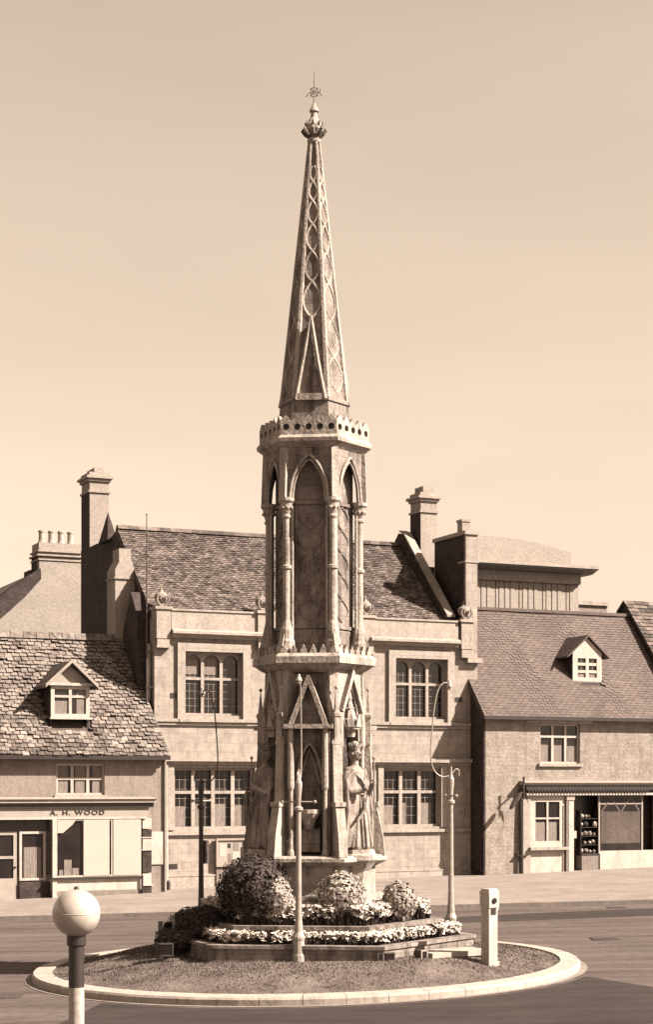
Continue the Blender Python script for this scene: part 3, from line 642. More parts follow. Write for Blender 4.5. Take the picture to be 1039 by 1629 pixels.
def window(B, s0, s1, z0, z1, w0, cols, rows, fr=.06, mul=.05, mt=PAINT, arch=False, curtain=None, depth=.07, lead=None, gl=GLASS, sill=True, name='window', blank=()):
    """cols: relative widths of lights; rows: fractions of height from the bottom where bars cross"""
    m = M(); m.box(s0, s1, w0, w0+depth, z0, z0+fr); m.box(s0, s1, w0, w0+depth, z1-fr, z1)
    m.box(s0, s0+fr, w0, w0+depth, z0+fr, z1-fr); m.box(s1-fr, s1, w0, w0+depth, z0+fr, z1-fr)
    n = len(cols); W_ = s1-s0-2*fr-mul*(n-1); tot = sum(cols); x = s0+fr; xs = []
    for i, c in enumerate(cols):
        xs.append((x, x+W_*c/tot)); x += W_*c/tot
        if i < n-1: m.box(x, x+mul, w0+.004, w0+depth-.004, z0+fr, z1-fr); x += mul
    zz = [z0+fr]+[z0+(z1-z0)*q for q in rows]+[z1-fr]
    for q in rows:
        zc = z0+(z1-z0)*q
        for a, b in xs: m.box(a, b, w0+.008, w0+depth-.008, zc-mul*.4, zc+mul*.4)
    if arch:
        for a, b in xs:
            c = (a+b)/2; hw = (b-a)/2; zt_ = z1-fr
            pts = [(c-hw*math.cos(math.pi*i/10), zt_-hw*.92*(1-math.sin(math.pi*i/10))-.01) for i in range(11)]
            for (ua, za), (ub, zb) in zip(pts, pts[1:]):
                m.prism_y([(ua, za), (ub, zb), (ub, zt_+.003), (ua, zt_+.003)], w0+.01, w0+depth-.01)
    if lead:
        for a, b in xs:
            for i in range(1, lead[0]): u = a+(b-a)*i/lead[0]; m.box(u-.005, u+.005, w0+depth-.028, w0+depth-.012, z0+fr, z1-fr)
            for i in range(1, lead[1]): v_ = z0+fr+(z1-z0-2*fr)*i/lead[1]; m.box(a, b, w0+depth-.026, w0+depth-.014, v_-.004, v_+.004)
    wn = B.put(m, name, mt)
    for a, b in xs:
        for lo, hi in zip(zz, zz[1:]):
            B.put(M().box(a, b, w0+depth-.015, w0+depth+.01, lo, hi), 'pane', gl, wn)
    if curtain:
        for i, (a, b) in enumerate(xs):
            if i in blank: continue
            c0, c1, f0, f1 = curtain[i % len(curtain)]      # fractions of width, of height
            if c1 <= c0: continue
            u0, u1 = a+(b-a)*c0, a+(b-a)*c1; q0, q1 = z0+fr+(z1-z0-2*fr)*f0, z0+fr+(z1-z0-2*fr)*f1; n_ = 14; mm = M()
            for k in range(n_+1):
                u = u0+(u1-u0)*k/n_; yy = w0+depth-.022-.006*abs(math.sin(k*1.7))
                mm.v += [(u, yy, q0+.004), (u, yy, q1-.006*math.sin(k*2.1))]
            mm.f = [(2*k, 2*k+2, 2*k+3, 2*k+1) for k in range(n_)]
            B.put(mm, 'curtain', CURT, wn)
    if sill: B.put(M().box(s0-.08, s1+.08, w0-.17, w0+.02, z0-.10, z0-.003), 'sill', TRIM, wn)
    return wn

# ---------------- the long stone building in the middle
B = Bld('stone_hall', 5.75, 0, 'long pale two storey stone hall with arched upper windows behind the cross')
TH = .45
ups = [(1.00, 2.94, 5.58, 7.58), (8.38, 10.32, 5.58, 7.58)]
lows = [(.64, 3.36, 1.98, 3.92), (7.95, 10.1, 1.98, 3.92)]
B.put(wall(0, 11.5, -.1, 8.6, 0, TH, ups+lows), 'wall', ASHLAR)
for (a, b, c, d) in ups:
    window(B, a, b, c, d, .16, (1, 1, 1), (.58,), fr=.07, mul=.10, mt=TRIM, arch=True, lead=(3, 8), sill=False, depth=.12,
           curtain=[(.05, .9, .66, .97)] if a < 5 else None, blank=(2,))
    s = M(); s.box(a-.26, a-.004, -.09, .0, c-.12, d+.1); s.box(b+.004, b+.26, -.09, .0, c-.12, d+.1); s.box(a-.26, b+.26, -.092, .0, d+.1, d+.26)
    s.box(a-.003, b+.003, -.088, 0, d+.004, d+.099); s.box(a-.22, b+.22, -.14, 0, c-.22, c-.121)
    B.put(s, 'window_surround', TRIM)
for (a, b, c, d), cc in zip(lows, ((1, 1, 1, 1), (1, 1, 1.05))):
    window(B, a, b, c, d, .14, cc, (.60,), fr=.08, mul=.12, mt=TRIM, lead=(3, 6), sill=False, depth=.12,
           curtain=[(.02, .68, .0, .36), (.02, .3, 0, .4), (.02, .72, 0, .40), (.05, .7, 0, .38)])
    s = M(); s.box(a-.2, a-.004, -.05, 0, c-.02, d+.12); s.box(b+.004, b+.2, -.05, 0, c-.02, d+.12); s.box(a-.2, b+.2, -.052, 0, d+.12, d+.22)
    B.put(s, 'window_surround', TRIM)
for z, p, h, nm in ((5.36, .12, .10, 'string_course'), (5.26, .07, .097, 'string_course'), (4.12, .2, .13, 'drip_mould'), (4.02, .10, .097, 'drip_mould'), (1.80, .10, .10, 'sill_course'), (.5, .07, .05, 'plinth_moulding')):
    B.put(M().box(.02, 11.2, -p, -.001, z, z+h), nm, TRIM)
B.put(M().box(.0, 11.45, -.055, -.002, -.1, .498), 'plinth', TRIM)
# cornice and parapet in two runs either side of the middle gable, pilasters and urns
for a, b in ((.52, 3.75), (7.4, 10.72)):
    B.put(M().box(a, b, -.10, .35, 8.26, 8.84), 'parapet', TRIM)
    B.put(M().prism_x([(-.0, 7.98), (-.10, 8.0), (-.14, 8.08), (-.30, 8.12), (-.30, 8.2), (-.16, 8.26), (.0, 8.26)], a, b), 'cornice', TRIM)
    B.put(M().box(a-.01, b+.01, -.14, .38, 8.84, 8.90), 'parapet_coping', TRIM)
for a in (.02, 3.42, 7.1, 10.8):
    m = M().box(a, a+.46, -.17, .4, 7.95, 8.86); m.box(a-.05, a+.51, -.22, .44, 8.86, 8.95); m.box(a+.03, a+.43, -.15, 0, 7.75, 7.949)
    m.box(a+.0, a+.46, -.2, 0, 7.66, 7.749); B.put(m, 'pilaster', TRIM)
    c = a+.23
    f = M().lathe([(.16, 8.95), (.16, 9.02), (.08, 9.06), (.16, 9.14), (.22, 9.24), (.20, 9.34), (.09, 9.42), (.05, 9.48), (.01, 9.62)], 12, (c, .1))
    for s_ in (-1, 1):
        f.tube([(c+s_*.1, -.08, 9.0), (c+s_*.2, -.1, 9.15), (c+s_*.15, -.1, 9.32), (c+s_*.07, -.1, 9.27), (c+s_*.09, -.1, 9.18)], .03, 6)
    B.put(f, 'urn', STATUE)
# middle gable (behind the cross)
m = M(); pts = [(3.88+.0, 8.3)]+[(5.49-1.6*math.cos(math.pi*i/12), 8.5+1.15*math.sin(math.pi*i/12)) for i in range(13)]+[(7.09, 8.3)]
m.prism_y(pts[::-1], -.06, .32); B.put(m, 'middle_gable', TRIM)
M_ = M().box(4.5, 6.5, -.3, -.06, -.1, 3.3); M_.box(4.4, 6.6, -.36, -.06, 3.3, 3.45); B.put(M_, 'porch', TRIM)
B.put(M().box(4.95, 6.05, -.33, -.301, .0, 2.6), 'door', DARKP)
# ventilation grilles in the wall
for s_, z in ((.66, 6.18), (10.78, 6.25), (.62, .82)):
    g = M().box(s_-.14, s_+.14, -.012, -.001, z-.08, z+.08); g2 = B.put(g, 'air_grille', DARKP)
# end walls, back wall, main roof
RZ, RW, EW = 11.95, 3.6, .35
B.put(M().prism_x([(0.452, -.1), (8.3, -.1), (8.3, 11.7), (5.3, 11.7), (4.6, 11.7), (3.9, 11.9), (.5, 8.92), (.452, 8.62)], 0, .3), 'end_wall', DARKBRICK)
B.put(M().add([(-.16, 4.5, 11.6), (.2, 4.5, 11.6), (.2, 5.6, 11.6), (-.16, 5.6, 11.6), (.02, 5.05, 12.62)], [(3,2,1,0), (0,1,4), (1,2,4), (2,3,4), (3,0,4)]), 'gable_peak', DARKBRICK)
B.put(M().box(.3, 11.5, 8.0, 8.3, -.1, 8.7), 'back_wall', DARKBRICK)
B.tiles(lambda t: -.04, lambda t: 10.42, (EW, 8.92), (RW+.3, RZ), .17, .115, TILEI, True, jit=.014, thick=.014, sag=.06)
B.tiles(lambda t: .42, lambda t: 10.42, (8.2, 8.7), (RW+.3, RZ), .5, .4, TILEI, True, thick=.02)
rt = M()
for i in range(28):
    a = -.02+i*.372; rt.prism_x([(RW+.14, RZ-.06), (RW+.22, RZ+.07), (RW+.38, RZ+.07), (RW+.46, RZ-.06)], a, a+.365)
B.put(rt, 'ridge_tiles', TILEI)
def chimney(s0, s1, w0, w1, z0, z1, pots=0, mt=LTWALL, cap=.13, P=TRIM):
    B.put(M().box(s0-.012, s0-.001, w0+.04, w1, z0, z1-.73), 'painted_shade_side', DARKBRICK)  # thin dark sheet that paints the chimney's left side in shade
    m = M().box(s0, s1, w0, w1, z0, z1-.32); m.box(s0-.05, s1+.05, w0-.05, w1+.05, z1-.72, z1-.64)
    ch_ = B.put(m, 'chimney', mt)
    c = M().box(s0-.06, s1+.06, w0-.06, w1+.06, z1-.32, z1-.22); c.box(s0-cap, s1+cap, w0-cap, w1+cap, z1-.22, z1-.13); c.box(s0-.02, s1+.02, w0-.02, w1+.02, z1-.13, z1)
    B.put(c, 'chimney_cap', P, ch_)
    for i in range(pots):
        u = s0+(s1-s0)*(i+.5)/pots
        B.put(M().lathe([(.11, z1), (.10, z1+.06), (.085, z1+.1), (.08, z1+.42), (.10, z1+.44), (.10, z1+.5), (.06, z1+.5)], 10, (u, (w0+w1)/2)), 'chimney_pot', CLAY, ch_)
    return ch_
chimney(.02, .72, 7.25, 8.28, 11.6, 14.35)
B.put(M().box(.2, .55, 7.3, 8.2, 14.35, 14.52), 'chimney_crest', LTWALL)
# side stack with a sunlit front and the low dark side gable
m = M().box(-.66, -.002, 2.0, 2.9, 5, 10.3); m.prism_y([(-.66, 10.3), (-.002, 10.3), (-.1, 10.6), (-.5, 10.6)], 2.0, 2.9); m.box(-.5, -.1, 2.1, 2.8, 10.6, 11.0); m.box(-.7, .0, 1.95, 2.95, 10.0, 10.06)
B.put(m, 'side_stack', LTWALL)
B.put(M().prism_x([(.5, 4), (2.0-.002, 4), (1.99, 8.3), (1.15, 9.5), (.5, 8.7)], -.4, -.003), 'side_gable', DARKBRICK)
# right-hand gable coping, stack and tall end bay
B.put(M().prism_x([(.3, 8.6), (4.2, 8.6), (4.2, 12.1), (3.9, 12.35), (3.6, 12.25), (.3, 9.15)], 10.44, 10.78), 'gable_wall', DARKBRICK)
B.put(M().prism_x([(.22, 9.05), (3.6, 12.3), (3.9, 12.42), (3.9, 12.46), (3.55, 12.36), (.22, 9.12)], 10.46, 10.76), 'gable_coping', ASHLAR)
chimney(10.93, 11.58, 3.1, 3.9, 10.5, 13.75)
B.put(M().box(11.05, 11.45, 3.15, 3.8, 13.75, 13.98), 'chimney_crest', LTWALL)
B.put(M().box(11.062, 11.5, .12, 2.3, 8.6, 11.85), 'end_bay', DARKBRICK); B.put(M().box(11.06, 11.5, .0, .12, 8.6, 11.85), 'end_bay_front', ASHLAR)  # bay body in dark brick to deepen the shade on its left face
m = M().box(11.0, 11.56, -.06, 2.36, 11.85, 11.98); m.box(11.02, 11.54, -.03, .5, 10.9, 10.96); m.box(11.03, 11.6, -.2, -.001, 7.5, 7.66); B.put(m, 'end_bay_coping', TRIM)
m = M().box(11.0, 11.3, .15, .5, 11.98, 12.3); m.box(10.97, 11.33, .12, .53, 12.3, 12.38); B.put(m, 'pinnacle', TRIM)
B.put(M().box(10.78, 11.06, 2.3, 8, 8.6, 11.0), 'end_wall', DARKBRICK)
B.put(M().box(11.2, 11.5, .45, 8.3, -.1, 8.6), 'end_wall', DARKBRICK)
# white pipe down the shaded side
B.put(M().tube([(-.09, .28, 6.0), (-.09, .28, 7.8)], .05, 8), 'downpipe', PAINT)
B.put(M().tube([(.38, -.08, .1), (.38, -.08, 4.0)], .04, 8), 'downpipe', PAINT)
# parish notice board on the wall below the left windows
nb = Bld('notice_board', 2.55, -.1, 'glazed notice board with pinned papers on the hall wall', 'notice board')
pr = nb.put(M().box(2.05, 2.95, -.12, -.06, .85, 1.62), 'backboard', PAINTO)
f = M().box(2.0, 3.0, -.17, -.06, .79, .85); f.box(2.0, 3.0, -.17, -.06, 1.62, 1.68); f.box(2.0, 2.05, -.17, -.06, .85, 1.62); f.box(2.95, 3.0, -.17, -.06, .85, 1.62); nb.put(f, 'frame', PAINTO)
for (a, b, c, d, t_) in ((2.4, 2.5, 1.38, 1.52, DARKP), (2.12, 2.36, 1.1, 1.5, BLIND), (2.56, 2.82, .92, 1.25, BLIND), (2.6, 2.78, 1.3, 1.55, CURT), (2.4, 2.52, .92, 1.2, CURT), (2.84, 2.9, .9, 1.4, DARKP)):
    nb.put(M().box(a, b, -.128, -.121, c, d), 'notice', t_)
nb.put(M().box(2.03, 2.97, -.1, -.04, -.0, .785), 'board_panel', CURT)

# ---------------- left shop with its slated roof and dormer
B = Bld('corner_shop', -3.5, -1.1, 'low shop with rough stone slate roof, dormer and lettered fascia at left', 'shop')
FW = -1.05; SX0, SX1 = -6.6, 0.0
B.put(wall(SX0, SX1, -.3, 4.45, FW, .3, [(-3.42, -1.93, 3.08, 4.02), (-6.5, -.75, -.3, 2.45)]), 'wall', RENDERW)
window(B, -3.42, -1.93, 3.08, 4.02, FW+.06, (1, 1, 1), (.52,), fr=.06, mul=.09, curtain=[(.0, .8, 0, 1), (.15, .95, 0, 1), (.25, 1, 0, 1)], mt=PAINT)
B.put(M().prism_x([(FW+.3, -.3), (4.6, -.3), (4.6, 5.2), (2.15, 8.02), (FW+.3, 4.6)], -.3, -.01), 'gable_wall', DARKBRICK)
vs_ = lambda t: .06-.42*t
e_, r_ = (-1.38, 4.28), (2.15, 8.12)
Lr = math.hypot(r_[0]-e_[0], r_[1]-e_[1])
def skipd(s_, l): 
    wv = e_[0]+(r_[0]-e_[0])*l/Lr
    return -3.5 < s_ < -2.22 and -.75 < wv < .45
random.seed(3)
B.tiles(lambda t: SX0, vs_, e_, r_, .23, .17, TILE, False, skip=skipd, jit=.035, thick=.022, sag=.07)
B.tiles(lambda t: SX0, vs_, (5.0, 5.0), r_, .6, .5, TILEI, True, thick=.03)
rt = M()
for i in range(17):
    a = SX0+.01+i*.42; rt.prism_x([(r_[0]-.2, r_[1]-.12), (r_[0]-.07, r_[1]+.09), (r_[0]+.07, r_[1]+.09), (r_[0]+.2, r_[1]-.12)], a, a+.40)
B.put(rt, 'ridge_tiles', TILE)
B.put(M().box(SX0, .05, -1.42, -1.32, 4.14, 4.26), 'gutter', DARKP)
# dormer
DW = -.62
d0, d1 = -3.47, -2.27; dm = (d0+d1)/2
roofz = lambda w_: e_[1]+(w_-e_[0])*(r_[1]-e_[1])/(r_[0]-e_[0])
B.put(M().prism_x([(DW+.08, roofz(DW)-.05), (1.1, 6.45), (DW+.08, 6.45)], d0, d0+.07), 'dormer_cheek', DARKBRICK)
B.put(M().prism_x([(DW+.08, roofz(DW)-.05), (1.1, 6.45), (DW+.08, 6.45)], d1-.07, d1), 'dormer_cheek', DARKBRICK)
window(B, d0, d1, 5.42, 6.38, DW, (1, 1), (.66,), fr=.11, mul=.09, curtain=[(0, 1, 0, .52), (.35, 1, 0, 1)], mt=PAINT, sill=False)
B.put(M().box(d0-.08, d1+.08, DW-.09, DW+.05, 6.38, 6.46), 'dormer_cornice', PAINT)
B.put(M().box(d0-.05, d1+.05, DW-.12, DW+.02, 5.36, 5.418), 'dormer_sill', PAINT)
B.put(M().prism_y([(d0, 6.46), (d1, 6.46), (dm, 7.0)], DW, DW+.06), 'dormer_pediment', PAINTO)
for s_ in (-1, 1):
    m = M(); a = dm; b_ = dm+s_*.82
    m.add([(a, DW-.2, 7.13), (b_, DW-.2, 6.37), (b_, .85, 6.37), (a, 1.55, 7.13), (a, DW-.2, 7.05), (b_, DW-.2, 6.29), (b_, .85, 6.29), (a, 1.55, 7.05)],
          [(0,1,2,3), (7,6,5,4), (0,4,5,1), (1,5,6,2), (2,6,7,3), (3,7,4,0)])
    B.put(m, 'dormer_roof', TILEI)
    B.put(M().prism_y([(a, 7.17), (b_, 6.41), (b_, 6.3), (a, 7.06)], DW-.24, DW-.2), 'barge_board', PAINTO)
# shop front
SW = -1.35
B.put(M().box(-7.2, -.62, SW+.02, FW-.001, 2.42, 2.72), 'fascia', PAINTO)
B.put(M().prism_x([(FW-.001, 2.85), (SW-.14, 2.85), (SW-.14, 2.93), (SW-.2, 2.96), (FW-.001, 3.02)], -7.3, -.42), 'cornice', PAINTO)
B.put(M().box(-7.28, -.48, SW-.05, SW+.1, 2.70, 2.848), 'cornice_board', DARKP)
B.put(M().box(-7.2, -.7, SW-.0, FW-.001, 2.36, 2.42), 'fascia_moulding', PAINT)
txt = bpy.data.curves.new('lettering', 'FONT'); txt.body = 'A. H. WOOD'; txt.size = .21; txt.extrude = .008; txt.space_character = 1.25; txt.align_x = 'CENTER'; txt.materials.append(DARKP); txt.offset = .004
tmp = bpy.data.objects.new('tmp', txt); col.objects.link(tmp); bpy.context.view_layer.update()
lm = bpy.data.meshes.new_from_object(tmp.evaluated_get(bpy.context.evaluated_depsgraph_get())); bpy.data.objects.remove(tmp)
to = bpy.data.objects.new('lettering', lm); col.objects.link(to); to.parent = B.root
to.location = (-2.85-B.off[0], SW+.012-B.off[1], 2.49-B.off[2]); to.rotation_euler = (R(90), 0, 0); to.scale = (1.15, .9, 1)
B.put(M().box(-3.62, -.85, SW+.02, FW-.001, .22, .58), 'stall_riser', PAINT)
B.put(M().box(-3.62, -.85, SW+.0, FW-.001, -.2, .219), 'plinth', CURT)
B.put(M().box(-3.66, -.82, SW-.08, SW+.1, .58, .63), 'window_sill', DARKP)
window(B, -3.62, -.86, .63, 2.36, SW+.03, (1.05, .98, 1.0), (), fr=.05, mul=.035, mt=PAINT, sill=False, name='shop_window')
B.put(M().box(-3.62, -3.48, SW-.02, SW+.1, .0, 2.36), 'shop_pilaster', PAINT)
B.put(M().box(-2.66, -1.86, SW+.015, SW+.028, .66, 2.34), 'blind', BLIND)
B.put(M().box(-1.74, -.90, SW+.015, SW+.028, .66, 2.34), 'blind', BLIND)
B.put(M().prism_y([(-3.46, 1.95), (-3.3, 1.95), (-3.0, 2.2), (-2.9, 2.34), (-3.46, 2.34)], SW+.01, SW+.025), 'blind', BLIND)
for a, b_, zz_ in ((-3.25, -3.02, 1.15), (-3.0, -2.8, .9), (-3.4, -3.28, .85)):
    B.put(M().box(a, b_, SW+.06, SW+.075, .68, zz_), 'window_display', CURT)
window(B, -4.55, -3.76, .55, 2.0, SW+.25, (1,), (), fr=.07, mt=PAINT, curtain=[(.1, .9, 0, .7)], sill=False, name='side_window')
B.put(M().box(-4.55, -3.63, SW+.22, FW+.02, -.2, .5), 'side_panel', DARKBRICK)
B.put(M().box(-6.5, -3.63, SW+.3, SW+.36, 2.0, 2.35), 'transom_panel', DARKP)
dr = B.put(M().box(-5.6, -4.62, SW+.3, SW+.36, -.1, .62).box(-5.6, -5.5, SW+.3, SW+.36, .62, 2.0).box(-4.72, -4.62, SW+.3, SW+.36, .62, 2.0).box(-5.5, -4.72, SW+.3, SW+.36, 1.9, 2.0).box(-5.5, -4.72, SW+.3, SW+.36, 1.2, 1.28), 'door', PAINTO)
B.put(M().box(-5.5, -4.72, SW+.34, SW+.37, .62, 1.2), 'pane', GLASS, dr); B.put(M().box(-5.5, -4.72, SW+.34, SW+.37, 1.28, 1.9), 'pane', GLASS, dr)
B.put(M().ball((-4.67, SW+.27, .95), .035, 8), 'door_knob', DARKP, dr)
B.put(M().box(-6.5, -5.62, SW+.3, SW+.4, -.2, 2.0), 'side_panel', PAINTO)
# corner post of panelled blocks
for k, (a, b_) in enumerate(((-.1, .35), (.35, .72), (.72, 1.42), (1.42, 1.8), (1.8, 2.05), (2.05, 2.4))):
    B.put(M().box(-.80, -.52, SW+.05, FW-.001, a, b_-.03), 'corner_block', PAINT if k in (1, 3, 5) else DARKBRICK)
    if k in (0, 2, 3): B.put(M().box(-.84, -.48, SW+.02, FW-.001, b_-.03, b_), 'block_moulding', PAINT)
B.put(M().box(-.46, -.04, FW-.04, FW-.001, .95, 1.95), 'poster_panel', PAINT)
B.put(M().tube([(-.85, SW-.05, -.1), (-.85, SW-.05, .6)], .035, 8), 'downpipe', DARKP)
B.put(M().tube([(-.02, FW-.05, .0), (-.02, FW-.05, 4.2)], .035, 8), 'downpipe', PAINTO)

# ---------------- chimneyed house behind on the left
B = Bld('gabled_house', -3, 12, 'pale gabled wall with a four-pot chimney stack behind the left shop')
def sz(px_, py_, w_):
    t = (px_-519.5)/2752; ox = SO[0]-w_*math.sin(SA); oy = SO[1]+w_*math.cos(SA)
    s = (t*oy-ox)/(math.cos(SA)-t*math.sin(SA)); y = oy+s*math.sin(SA); return s, 3.45-(py_-1245)*y/2752
p = lambda x, y: sz(x, y, 12)
top = p(62, 884)[1]; sL, sR = p(62, 900)[0], p(129, 900)[0]
B.put(M().prism_y([(p(-60, 1100)[0], 0), (sR, 0), (sR, top), (sL, top), (sL, p(62, 925)[1]), p(35, 950), p(-60, 1032)], 12, 12.3), 'gable_wall', LTWALL)
B.put(M().box(sL, sR, 12.3, 13.2, 3, top), 'chimney_breast', DARKBRICK)
ck = B.put(M().box(sL, sR, 12.05, 13.1, top, p(62, 862)[1]), 'chimney', LTWALL)
for zz_, e2 in ((0, .10), (.16, .06), (-.16, .04)): B.put(M().box(sL-e2, sR+e2*.3, 12-e2, 13.2, top+zz_, top+zz_+.06), 'chimney_band', TRIM, ck)
zt_ = p(62, 862)[1]
for i in range(4):
    u = sL+.22+(sR-sL-.4)*i/3.3
    B.put(M().lathe([(.15, zt_), (.14, zt_+.08), (.12, zt_+.12), (.115, zt_+.42), (.14, zt_+.44), (.14, zt_+.5), (.08, zt_+.5)], 12, (u, 12.5)), 'chimney_pot', CLAY, ck)
B.put(M().prism_y([p(62, 922), p(61, 905), p(35, 921), p(-60, 996), p(-60, 1034), p(35, 952)], 11.7, 11.999), 'roof_verge', DARKBRICK)
m = M()
m.add([(p(61, 908)[0], 12.31, p(61, 908)[1]), (p(-60, 998)[0], 12.31, p(-60, 998)[1]), (p(-60, 998)[0], 18, p(-60, 998)[1]), (p(61, 908)[0], 18, p(61, 908)[1])], [(0,1,2,3)])
m.v += [(a, b_, c-.12) for a, b_, c in m.v]; m.f += [(7,6,5,4), (0,4,5,1), (1,5,6,2), (2,6,7,3), (3,7,4,0)]
B.put(m, 'roof', SLATE)
B.put(M().box(p(50, 1000)[0], sL-.002, 12.31, 13.2, 5, p(50, 905)[1]), 'side_stack', DARKBRICK)  # dark box standing in for the stack's shaded left face

# ---------------- right-hand shop house
B = Bld('slate_roofed_shop', 14.5, -.9, 'low shop house with smooth slate roof and white dormer at right', 'shop')
RWF = -.92; a0, a1 = 11.24, 19.15
shopholes = [(13.42, 15.0, 4.10, 5.45), (13.0, 14.35, .35, 3.0), (14.7, 18.2, .1, 3.02)]
B.put(wall(a0+.06, a1, -.1, 5.85, RWF, .35, shopholes), 'wall', RUBBLE)
window(B, 13.42, 15.0, 4.10, 5.45, RWF+.08, (1, 1, 1), (.68,), fr=.06, mul=.09, curtain=[(0, .75, 0, .47), (.0, .8, 0, .46), (.1, 1, 0, .44)])
B.put(M().box(12.9, 15.5, RWF-.02, RWF-.001, 5.47, 5.66), 'lintel', PAINT)
B.put(M().prism_x([(RWF+.004, -.1), (4.8, -.1), (4.8, 7.5), (2.3, 9.4), (RWF+.35, 5.95), (RWF+.004, 5.6)], a0, a0+.057), 'gable_wall', DARKBRICK)  # dark brick carried over the front wall's end to deepen its shade
e_, r_ = (-1.12, 5.68), (2.35, 9.62)
B.tiles(lambda t: a0-.1, lambda t: a1, e_, r_, .26, .125, SLATE, True, jit=.004, thick=.009, skip=lambda s_, l: 15.55 < s_ < 16.5 and 1.55 < l < 3.0, name='roof_slates', sag=.05)
B.tiles(lambda t: a0-.1, lambda t: a1, (5.8, 5.7), r_, .6, .5, SLATE, True, thick=.02, name='roof_slates')
B.put(M().box(a0-.05, a1, r_[0]-.12, r_[0]+.12, r_[1]-.05, r_[1]+.06), 'ridge', SLATE)
B.put(M().box(a0-.14, a1, -1.22, -1.1, 5.56, 5.68), 'gutter', DARKP)
d0, d1 = sz(912, 1050, .1)[0], sz(958, 1050, .1)[0]; dm = (d0+d1)/2; DW = .1
roofz = lambda w_: e_[1]+(w_-e_[0])*(r_[1]-e_[1])/(r_[0]-e_[0])
for u in (d0, d1-.06): B.put(M().prism_x([(DW+.05, roofz(DW)), (1.55, 8.0), (DW+.05, 8.0)], u, u+.06), 'dormer_cheek', DARKBRICK)
fz = 8.0
window(B, d0, d1, 6.93, fz, DW, (1, 1), (.38, .62), fr=.2, mul=.12, lead=(2, 1), mt=PAINT, curtain=[(0, 1, 0, .25)], sill=False)
B.put(M().prism_y([(d0, fz), (d1, fz), (dm, 8.5)], DW, DW+.06), 'dormer_gable', PAINT)
B.put(M().box(d0-.04, d1+.04, DW-.1, DW+.02, 6.86, 6.928), 'dormer_sill', DARKP)
for s_ in (-1, 1):
    b_ = dm+s_*.86; m = M()
    m.add([(dm, DW-.1, 8.62), (b_, DW-.1, 7.86), (b_, .85, 7.86), (dm, 1.5, 8.62), (dm, DW-.1, 8.56), (b_, DW-.1, 7.80), (b_, .85, 7.80), (dm, 1.5, 8.56)],
          [(0,1,2,3), (7,6,5,4), (0,4,5,1), (1,5,6,2), (2,6,7,3), (3,7,4,0)])
    B.put(m, 'dormer_roof', SLATE)
# shop front
B.put(M().box(12.72, a1, RWF-.28, RWF-.001, 3.2, 3.36), 'fascia', DARKP)
B.put(M().prism_x([(RWF-.001, 3.36), (RWF-.3, 3.36), (RWF-.38, 3.44), (RWF-.38, 3.48), (RWF-.001, 3.52)], 12.6, a1), 'cornice', PAINTO)
m = M()
for i in range(40):
    u = 12.8+i*.122
    if u+.1 < a1: m.prism_y([(u, 3.195), (u+.05, 3.10), (u+.11, 3.195)], RWF-.27, RWF-.25)
B.put(m, 'scalloped_valance', DARKP)
B.put(M().box(12.74, a1, RWF-.2, RWF-.001, 3.02, 3.10), 'lower_moulding', PAINT)
window(B, 13.0, 14.35, 1.27, 3.0, RWF-.06, (1, 1), (.56,), fr=.20, mul=.07, mt=PAINT, curtain=[(.05, .95, 0, .48), (0, .8, 0, .48)], name='sash_window')
B.put(M().box(13.0, 14.35, RWF-.05, RWF+.1, .2, 1.17), 'panel_below_window', PAINT)
B.put(M().box(12.70, 12.98, RWF-.1, RWF-.001, .2, 3.0), 'shop_pilaster', PAINTO)
B.put(M().box(14.40, 14.68, RWF-.12, RWF+.0, .2, 3.02), 'shop_pilaster', PAINT)
B.put(M().box(14.38, 14.7, RWF-.15, RWF+.0, 2.85, 3.0), 'pilaster_cap', PAINTO)
B.put(M().tube([(14.42, RWF-.17, .2), (14.42, RWF-.17, 2.8)], .02, 6), 'downpipe', DARKP)
B.put(M().tube([(12.62, RWF-.14, .1), (12.62, RWF-.1, 2.0), (12.62, RWF-.06, 3.25)], .06, 8), 'downpipe', DARKP)
B.put(M().box(12.42, 12.85, RWF-.17, RWF-.001, .98, 1.01), 'pipe_bracket', DARKP)
B.put(M().box(14.7, a1, RWF+.5, RWF+.55, .1, 3.02), 'shop_back', DARKP)
B.put(M().box(15.75, a1, RWF-.02, RWF+.05, 1.0, 1.1), 'shop_sill', PAINT)
B.put(M().box(15.8, a1, RWF-.02, RWF+.1, .1, 1.0), 'stall_riser', PAINT)
sw = B.put(M().box(15.74, 15.80, RWF-.02, RWF+.05, 1.1, 3.02).box(17.5, 17.56, RWF-.02, RWF+.05, 1.1, 3.02).box(15.8, 17.5, RWF-.01, RWF+.04, 2.7, 2.74), 'shop_window', PAINTO)
B.put(M().box(15.80, 17.5, RWF+.0, RWF+.02, 1.1, 3.0), 'pane', GLASS, sw)
B.put(M().box(15.85, 17.45, RWF-.008, RWF-.002, 1.35, 2.45), 'net_curtain', ROAD, sw)
m = M()
for a in (15.85, 16.65): m.prism_y([(a, 2.45), (a+.06, 2.45), (a+.4, 2.9), (a+.74, 2.45), (a+.8, 2.45), (a+.42, 2.98), (a+.38, 2.98)], RWF-.01, RWF-.003)
B.put(m, 'swagged_blind', SLATE, sw)
